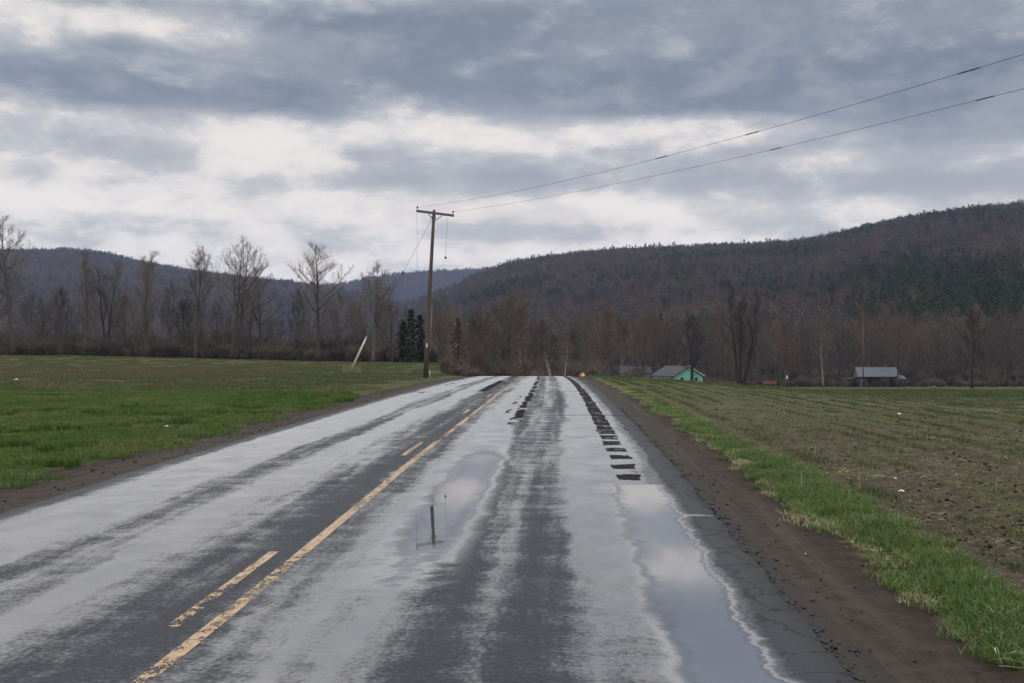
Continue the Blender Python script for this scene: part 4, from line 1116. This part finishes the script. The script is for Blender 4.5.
def window(parent, fr, a, b, w, h, z, dep_dir=-1, glass=M['dark_glass'], framem=M['mint_trim'], side=False):
    f = MB(); g = MB()
    P = (lambda q, t, zz: fr(q, t, zz)) if not side else (lambda q, t, zz: fr(t, q, zz))
    t = .09
    for (q0, q1, z0, z1) in ((a-w/2-t, a-w/2, z-t, z+h+t), (a+w/2, a+w/2+t, z-t, z+h+t), (a-w/2, a+w/2, z+h, z+h+t), (a-w/2, a+w/2, z-t, z)):
        f.prism([P(q0, b, z0), P(q1, b, z0), P(q1, b, z1), P(q0, b, z1)], P(0, .1*dep_dir, 0))
    fo_ = f.build('window', framem, parent)
    g.prism([P(a-w/2, b, z), P(a+w/2, b, z), P(a+w/2, b, z+h), P(a-w/2, b, z+h)], P(0, .04*dep_dir, 0)); g.build('pane', glass, fo_)
    return fo_
window(house, fr, -2.6, -.002, 1.3, 1.3, 2.0); window(house, fr, 2.9, -.002, 1.3, 1.3, 2.0)
window(house, fr, 3.2, -Wd/2 - .002, 1.3, 1.2, 1.5, -1, side=True); window(house, fr, 8.4, -Wd/2 - .002, 1.3, 1.2, 1.5, -1, side=True)
dm = MB(); dm.prism([fr(.3, -.07, 0), fr(1.3, -.07, 0), fr(1.3, -.07, 2.15), fr(.3, -.07, 2.15)], fr(0, .066, 0)); dm.build('door', M['dark_wood'], house)
# porch on the left side
pr = MB(); pr.prism([fr(-Wd/2 - .6, .5, He - .55), fr(-Wd/2 - 3.6, .5, He - 1.1), fr(-Wd/2 - 3.6, .5, He - .95), fr(-Wd/2 - .6, .5, He - .4)], fr(0, 10, 0)); pro = pr.build('porch_roof', M['shingle'], house)
for q in (.8, 3.9, 7.1, 10.2):
    mb = MB(); c0 = fr(-Wd/2 - 3.4, q, (He - 1.1)/2); mb.box(c0, (.16, .16, He - 1.08)); mb.build('porch_post', M['mint_trim'], house)
for a_, z_ in ((0, 0),):
    pass

# small white things by the porch: a parked car glimpsed through the trunks
# pale house behind the trees
pd_ = 392.0
phx = px_x(632, pd_); phz = g1(phx, pd_)
ph = empty('pale_house', (phx, pd_, phz), 'pale grey house half hidden behind tree trunks left of the green house', 'house')
f2 = frame_at((0, 1), (1, 0))
mb = MB(); mb.prism([Vector((-6.5, -4, 0)), Vector((-6.5, 4, 0)), Vector((-6.5, 4, 4.0)), Vector((-6.5, 0, 6.2)), Vector((-6.5, -4, 4.0))], (13, 0, 0)); mb.build('wall', M['pale_wall'], ph)
rf = MB()
for s_ in (-1, 1):
    rf.prism([(-7, s_*4.5, 3.76), (-7, 0, 6.24), (-7, 0, 6.42), (-7, s_*4.5, 3.94)], (14, 0, 0))
rf.build('roof', M['shingle'], ph)
f3 = lambda a, b, c: Vector((a, b, c))
for a in (-4.6, -1.6, 4.2): window(ph, f3, a, -4.002, 1.1, 1.4, 1.6, framem=M['white_paint'])
dm = MB(); dm.box((1.4, -4.06, 1.25), (1.0, .11, 2.1)); dm.build('door', M['white_paint'], ph)

# dark shed with a metal roof
sd = 338.0
shx = px_x(878.5, sd); shz = g1(shx, sd)
shed = empty('shed', (shx, sd, shz), 'low dark shed with a blue grey metal roof before the right wood', 'shed')
hw = 6.4; dp = 6.0; eh = px_z(376.5, sd) - shz; rh = px_z(367.5, sd + dp/2) - shz
mb = MB(); wl_ = .2
mb.box((0, dp - wl_/2, eh/2), (2*hw, wl_, eh)); mb.box((hw - wl_/2, dp/2, eh/2), (wl_, dp - .5, eh))
mb.box((2.6, wl_/2, eh*.5), (3.0, wl_, eh)); mb.box((-4.9, wl_/2, eh/2), (2.9, wl_, eh)); mb.box((hw - .9, wl_/2, eh*.5), (1.7, wl_, eh)); mb.box((0, wl_/2 + .002, eh - .28), (2*hw - .02, wl_*.9, .5))
mb.build('wall', M['dark_wood'], shed)
mb = MB(); mb.prism([(-hw, 0, 0), (-hw, dp, 0), (-hw, dp, eh), (-hw, dp/2, rh - .05), (-hw, 0, eh)], (-.2, 0, 0)); mb.build('end_wall', M['tan_wall'], shed)
mb = MB(); mb.prism([(hw, 0, eh), (hw, dp, eh), (hw, dp/2, rh - .05)], (-.15, 0, 0)); mb.build('gable', M['dark_wood'], shed)
rf = MB()
for s_ in (0, 1):
    y0 = -.5 if s_ == 0 else dp + .5
    rf.prism([(-hw - .5, y0, eh - .12), (-hw - .5, dp/2, rh), (-hw - .5, dp/2, rh + .08), (-hw - .5, y0, eh - .04)], (2*hw + 1, 0, 0))
for i in range(22):
    q = -hw - .35 + i*(2*hw + .7)/21
    rf.prism([(q, -.52, eh - .03), (q, dp/2 - .02, rh + .09), (q, dp/2 - .02, rh + .13), (q, -.52, eh + .01)], (.06, 0, 0))
rf.build('roof', M['metal_roof'], shed)
mb = MB(); mb.box((-4.6, -.05, 1.15), (1.1, .1, 2.2)); mb.build('door', M['red_door'], shed)
mb = MB(); mb.box((-5.7, -.04, 1.3), (.7, .08, 2.5)); mb.build('pale_panel', M['tan_wall'], shed)
lt = MB(); lt.prism([(-hw - .25, .6, eh - .5), (-hw - 4.4, .6, eh - 1.3), (-hw - 4.4, .6, eh - 1.15), (-hw - .25, .6, eh - .35)], (0, 5, 0)); lt.build('lean_to_roof', M['dark_wood'], shed)
lt = MB(); lt.box((-hw - 2.3, 5.4, 1.2), (4.0, .15, 2.4)); lt.box((-hw - 4.25, 3.1, (eh - 1.3)/2), (.15, 4.6, eh - 1.35)); lt.build('lean_to_wall', M['dark_wood'], shed)
for q in (-hw - 4.2, -hw - .6):
    mb = MB(); mb.box((q, .75, (eh - 1.3)/2), (.18, .18, eh - 1.3)); mb.build('post', M['dark_wood'], shed)
# small annexe with its own roof at the right end
ax_ = empty('lean_to_shed', (shx + hw + 1.7, sd + 1.5, shz), 'little roofed lean-to just past the right end of the dark shed', 'shed')
mb = MB(); mb.box((0, 1.2, 1.2), (2.6, 2.4, 2.4)); mb.build('wall', M['dark_wood'], ax_)
mb = MB(); mb.prism([(-1.6, -.4, 2.45), (-1.6, 2.8, 3.6), (-1.6, 2.8, 3.7), (-1.6, -.4, 2.55)], (3.2, 0, 0)); mb.build('roof', M['metal_roof'], ax_)

# tall bare pole by the shed
td = 333.0; tx = px_x(863, td); tz = g1(tx, td)
tp = empty('wooden_pole', (tx, td, tz), 'tall thin dark pole standing before the left half of the shed', 'pole')
ht = px_z(324, td) - tz
mb = MB(); mb.tube([(0, 0, -.5), (0, 0, ht)], [.2, .13], 10); mb.build('shaft', M['wood_pole'], tp, smooth=True)
mb = MB(); mb.lathe((0, 0, ht), [(.14, 0), (.15, .04), (.05, .16)], 10); mb.build('cap', M['steel'], tp, smooth=True)

# rusty orange wagon, dark car, dish, bucket
wd = 330.0; wx = px_x(769, wd); wz = g1(wx, wd)
wg = empty('farm_wagon', (wx, wd, wz), 'rusty orange farm wagon at the far edge of the right field', 'wagon')
mb = MB(); mb.box((0, 0, 1.15), (4.2, 1.9, .14))
for (c, s) in (((0, -.93, 1.55), (4.2, .06, .75)), ((0, .93, 1.55), (4.2, .06, .75)), ((-2.07, 0, 1.55), (.06, 1.8, .75)), ((2.07, 0, 1.55), (.06, 1.8, .75))): mb.box(c, s)
for q in (-1.6, -.8, 0, .8, 1.6): mb.box((q, -.98, 1.5), (.08, .05, .9))
mb.build('bed', M['rust'], wg)
for x_ in (-1.4, 1.4):
    for y_ in (-.85, .85):
        mb = MB(); mb.tube([(x_, y_ - .11, .5), (x_, y_ + .11, .5)], .5, 16)
        w_ = mb.build('wheel', M['rubber'], wg)
        mb = MB(); mb.tube([(x_, y_ - .13, .5), (x_, y_ + .13, .5)], .24, 12); mb.build('hub', M['rust'], w_)
mb = MB(); mb.tube([(-2.1, 0, .95), (-3.8, 0, .6)], .06, 6); mb.build('drawbar', M['rust'], wg)

cd_ = 333.0; cx_ = px_x(746, cd_); cz_ = g1(cx_, cd_)
car = empty('parked_car', (cx_, cd_, cz_), 'dark low car parked in the shade under the largest bare tree', 'car')
body = [(-2.1, .35), (2.1, .35), (2.15, .75), (1.9, .92), (1.05, .98), (.55, 1.42), (-.95, 1.45), (-1.6, 1.0), (-2.1, .92)]
mb = MB(); mb.prism([(a, -.85, b) for a, b in body], (0, 1.7, 0)); mb.build('body', M['rubber'], car, bevel=.05)
for s_ in (-1, 1):
    mb = MB(); mb.prism([(.85, s_*.853, 1.0), (.5, s_*.853, 1.36), (-.85, s_*.853, 1.38), (-1.35, s_*.853, 1.02)], (0, s_*.01, 0)); mb.build('side_window', M['dark_glass'], car)
    for x_ in (-1.35, 1.35):
        mb = MB(); mb.tube([(x_, s_*.76, .32), (x_, s_*.9, .32)], .32, 14); w_ = mb.build('wheel', M['rubber'], car)
        mb = MB(); mb.tube([(x_, s_*.78, .32), (x_, s_*.91, .32)], .17, 10); mb.build('rim', M['steel'], w_)

dd_ = 331.0; dx_ = px_x(786, dd_); dz_ = g1(dx_, dd_)
ds_ = empty('satellite_dish', (dx_, dd_, dz_), 'small white dish on a post at the wood edge right of the rusty wagon', 'satellite dish')
zt = px_z(377, dd_) - dz_
mb = MB(); mb.tube([(0, .2, -.3), (0, .2, zt)], .06, 8); mb.build('post', M['steel'], ds_)
mb = MB()
nd = 14
prof = [(.05, 0), (.35, .05), (.6, .16), (.62, .16), (.36, .02), (.05, -.04)]
vs = []; fs = []
for r_, z_ in prof:
    for k in range(nd):
        q = 2*math.pi*k/nd; vs.append((r_*math.cos(q), -z_, zt + r_*math.sin(q)))
for i in range(len(prof)-1):
    for k in range(nd): fs.append((i*nd+k, i*nd+(k+1) % nd, (i+1)*nd+(k+1) % nd, (i+1)*nd+k))
mb.add(vs, fs); mb.build('dish', M['white_paint'], ds_, smooth=True)

bx_, bd_, bz_ = px_x(934, 318), 318.0, 0; bz_ = g1(bx_, bd_)
bk = empty('plastic_drum', (bx_, bd_, bz_), 'pale drum lying low at the far field edge right of the shed', 'drum')
mb = MB(); mb.tube([(-.5, 0, .36), (-.46, 0, .36), (.46, 0, .36), (.5, 0, .36)], [.30, .34, .34, .30], 14); mb.build('body', M['tan_wall'], bk, smooth=True)
mb = MB(); mb.tube([(-.2, 0, .36), (-.16, 0, .36)], .355, 14); mb.tube([(.16, 0, .36), (.2, 0, .36)], .355, 14); mb.build('hoop', M['steel'], bk)

# ------------------------------------------------------------------ litter
def scrap(px, py, w, h, seed, label, mat=M['paper']):
    r = random.Random(seed)
    x, d, z = hit(px, py); w *= .45; h *= .42
    n = 5; vs = []; fs = []
    for j in range(n):
        for i in range(n):
            u = i/(n-1) - .5; v = j/(n-1) - .5
            k = 1 - .35*abs(u*v)*4
            vs.append((u*w*k + r.uniform(-.08, .08)*w, v*w*.8*k + r.uniform(-.06, .06)*w, h*(.2 + .5*math.cos(2.6*u)*math.cos(2.6*v) + r.uniform(-.18, .18))))
    vs2 = [(a, b, max(c - .006, .001)) for a, b, c in vs]
    N2 = n*n
    for j in range(n-1):
        for i in range(n-1):
            a = j*n + i; fs.append((a, a+1, a+n+1, a+n)); fs.append((N2+a, N2+a+n, N2+a+n+1, N2+a+1))
    rim = [i for i in range(n)] + [j*n + n-1 for j in range(1, n)] + [(n-1)*n + i for i in range(n-2, -1, -1)] + [j*n for j in range(n-2, 0, -1)]
    for a, b in zip(rim, rim[1:] + rim[:1]): fs.append((b, a, N2+a, N2+b))
    mb = MB(); mb.add(vs + vs2, fs)
    o = mb.build('paper_scrap', mat, None, (x, d, z + .03)); o.rotation_euler = (0, 0, r.uniform(-.5, .5))
    tag(o, label, 'litter', 'scraps of litter lying on the fields')
scrap(16, 380.5, .75, .30, 1, 'largest pale scrap on the far left stubble, near the picture edge', M['wood_pale'])
scrap(69, 370.5, .62, .25, 2, 'pale scrap farthest out on the left field')
scrap(62, 390.5, .30, .22, 3, 'white scrap where the bright turf meets the stubble')
scrap(167, 428, .26, .14, 4, 'white scrap on bright turf close to the left shoulder')
scrap(901, 493.5, .21, .11, 5, 'bright white crumpled scrap nearest on the brown right field')
scrap(895, 481, .11, .08, 6, 'tiny white scrap just beyond the nearest one on the right field')
scrap(899, 415.5, .34, .2, 7, 'faint pale scrap far out on the right field')
scrap(805, 556, .05, .03, 8, 'tiny pale scrap on the rim of the right verge')

# ------------------------------------------------------------------ air
hz_ = MB(); hz_.box((0, 2600, 240), (12600, 7200, 2*252 + 0))
hm = bpy.data.materials.new('valley_haze'); hm.use_nodes = True
nt = NT(hm.node_tree); hm.node_tree.nodes.clear()
out = nt.node('ShaderNodeOutputMaterial'); pv = nt.node('ShaderNodeVolumePrincipled')
pv.inputs['Color'].default_value = (.48, .63, 1.0, 1); pv.inputs['Density'].default_value = 5.0e-5; pv.inputs['Anisotropy'].default_value = .0
nt.L.new(pv.outputs[0], out.inputs['Volume'])
hm.volume_intersection_method = 'FAST' if hasattr(hm, 'volume_intersection_method') else None
tag(hz_.build('haze', hm), 'thin bluish haze lying over the whole valley', 'haze', None, 'stuff')

# ------------------------------------------------------------------ sky
SUN_EL, SUN_AZ = R(52), R(-25)
w = bpy.data.worlds.new('World'); SC.world = w; w.use_nodes = True
nt = NT(w.node_tree); w.node_tree.nodes.clear()
out = nt.node('ShaderNodeOutputWorld')
tc = nt.node('ShaderNodeTexCoord').outputs['Generated']
x, y, z = nt.sep(tc)
AZ = nt.m('ARCTAN2', x, y); EL = nt.m('ARCSINE', z)
zz = nt.add(nt.m('MAXIMUM', z, 0.0), .11)
pv_ = nt.xyz(nt.m('DIVIDE', x, zz), nt.m('DIVIDE', y, zz), 0.0)
na = nt.noise(pv_, .9, 3, .5, .2)
nb = nt.noise(pv_, 2.1, 8, .58, .12)
ncl = nt.noise(nt.xyz(nt.mul(AZ, 8.5), nt.mul(EL, 19.0), 1.7), 1.0, 10, .62, .12)
puf = nt.noise(nt.xyz(nt.mul(AZ, 15.0), nt.mul(EL, 26.0), 8.3), 1.0, 9, .58, .25)
nd_ = nt.noise(nt.xyz(nt.mul(AZ, 3.0), nt.mul(EL, 26.0), 4.2), 1.0, 5, .55, .2)
dens = nt.add(nt.add(nt.mul(nt.sub(nb, .5), .55), nt.mul(nt.sub(ncl, .5), 1.1)), nt.add(nt.mul(nt.sub(na, .5), .35), .42))
dens = nt.add(nt.add(dens, nt.mul(nt.sub(nd_, .5), .45)), nt.mul(nt.sub(puf, .5), .85))
dens = nt.add(dens, .0)
# the big cloud banks: where they stand in the sky (column, row, half widths, weight)
banks = [(640, 55, 300, 58, .40), (400, 42, 120, 36, .30), (960, 95, 170, 50, .46), (820, 0, 420, 45, .22), (560, 95, 160, 22, .12), (770, 105, 180, 28, .18), (130, 92, 200, 19, .36), (60, 70, 90, 18, .16), (290, 98, 40, 14, .22), (120, 45, 40, 8, .22), (220, 12, 170, 12, .18),
         (600, 183, 190, 13, .26), (820, 186, 90, 13, .24), (200, 236, 260, 14, .14), (620, 232, 240, 8, .08), (960, 185, 80, 14, .10), (75, 150, 60, 12, .10),
         (80, 16, 150, 12, -.20), (240, 150, 260, 40, .13), (180, 50, 120, 18, .08), (620, 132, 230, 14, -.30), (150, 132, 240, 16, -.20), (520, 208, 200, 13, -.24), (300, 182, 200, 9, .05), (75, 165, 120, 20, -.14), (230, 150, 120, 14, .06), (930, 160, 110, 10, -.14), (600, 30, 70, 22, -.07), (880, 35, 90, 20, -.05), (400, 112, 120, 14, -.10), (200, 205, 250, 10, -.10)]
for (bx0, by0, sx0, sy0, wt) in banks:
    a0 = math.atan((bx0 - 512)/F); e0 = math.atan((YH - by0)/F*math.cos(a0))
    q = nt.add(nt.m('POWER', nt.m('ABSOLUTE', nt.mul(nt.sub(AZ, a0), F/sx0)), 2.0), nt.m('POWER', nt.m('ABSOLUTE', nt.mul(nt.sub(EL, e0), F/sy0)), 2.0))
    g = nt.m('EXPONENT', nt.mul(q, -.7))
    dens = nt.m('MULTIPLY_ADD', g, wt, dens)
cov = nt.add(nt.mul(nt.ss(.38, .64, dens), .35), nt.mul(nt.ss(.16, .86, dens), .65))
deep = nt.mul(nt.ss(.58, .98, dens), nt.sub(1.0, nt.mul(nt.ss(.40, .62, nt.add(nt.mul(puf, .55), nt.mul(ncl, .45))), .50)))
bright = nt.mix(nt.ss(.03, .22, EL), (.80, .705, .625), (.74, .71, .685))
bright = nt.mix(nt.ss(.42, .60, ncl), (.91, .84, .78), bright)
dark = nt.mix(nt.ss(.36, .64, nt.add(nt.mul(nb, .5), nt.mul(puf, .5))), (.285, .325, .375), (.46, .475, .495))
dark = nt.mix(deep, dark, (.180, .215, .272))
dark = nt.mix(nt.mul(nt.ss(.23, .13, EL), .55), dark, (.50, .50, .505))
cl = nt.mix(cov, bright, dark)
up = nt.add(nt.mul(nt.ss(.30, .7, EL), 3.6), 1.0)
sc_ = nt.node('ShaderNodeVectorMath', operation='SCALE'); cl = nt.mix(nt.ss(.30, .55, EL), cl, nt.mix(.5, cl, (.46, .49, .53)))
nt.put(sc_.inputs[0], cl); nt.put(sc_.inputs['Scale'], up)
bg2 = nt.node('ShaderNodeBackground'); nt.put(bg2.inputs['Color'], sc_.outputs[0]); bg2.inputs['Strength'].default_value = 1.0
sky = nt.node('ShaderNodeTexSky'); sky.sky_type = 'NISHITA'; sky.sun_disc = False; sky.sun_elevation = SUN_EL; sky.sun_rotation = SUN_AZ
bg1 = nt.node('ShaderNodeBackground'); nt.put(bg1.inputs['Color'], sky.outputs[0]); bg1.inputs['Strength'].default_value = .08
mx = nt.node('ShaderNodeMixShader'); mx.inputs[0].default_value = .94
nt.L.new(bg1.outputs[0], mx.inputs[1]); nt.L.new(bg2.outputs[0], mx.inputs[2]); nt.L.new(mx.outputs[0], out.inputs[0])
w.cycles.sampling_method = 'MANUAL'; w.cycles.sample_map_resolution = 512

sun = bpy.data.lights.new('sun', 'SUN'); sun.energy = .7; sun.angle = R(30); sun.color = (1, .96, .90)
so = bpy.data.objects.new('sun', sun); link(so)
dv = Vector((math.sin(SUN_AZ)*math.cos(SUN_EL), math.cos(SUN_AZ)*math.cos(SUN_EL), math.sin(SUN_EL)))
so.rotation_euler = dv.to_track_quat('Z', 'Y').to_euler(); so.location = (0, 0, 60)

# ------------------------------------------------------------------ camera and render
cam = bpy.data.cameras.new('camera'); cam.sensor_width = 36; cam.lens = 36; cam.clip_start = .05; cam.clip_end = 20000
co = bpy.data.objects.new('camera', cam); link(co); co.location = (0, 0, CAMZ)
co.rotation_euler = (R(90) + math.atan((YH - 341.5)/F), 0, 0)
SC.camera = co
SC.render.engine = 'CYCLES'
SC.view_settings.view_transform = 'Standard'; SC.view_settings.look = 'None'; SC.view_settings.exposure = 0; SC.view_settings.gamma = 1
c = SC.cycles
c.use_denoising = True; c.denoiser = 'OPENIMAGEDENOISE'; c.denoising_input_passes = 'RGB_ALBEDO_NORMAL'
c.max_bounces = 5; c.diffuse_bounces = 2; c.glossy_bounces = 3; c.transmission_bounces = 2; c.transparent_max_bounces = 8; c.volume_bounces = 0
c.caustics_reflective = False; c.caustics_refractive = False; c.use_adaptive_sampling = True; c.adaptive_threshold = .015
c.sample_clamp_indirect = 6
SC.render.use_persistent_data = False
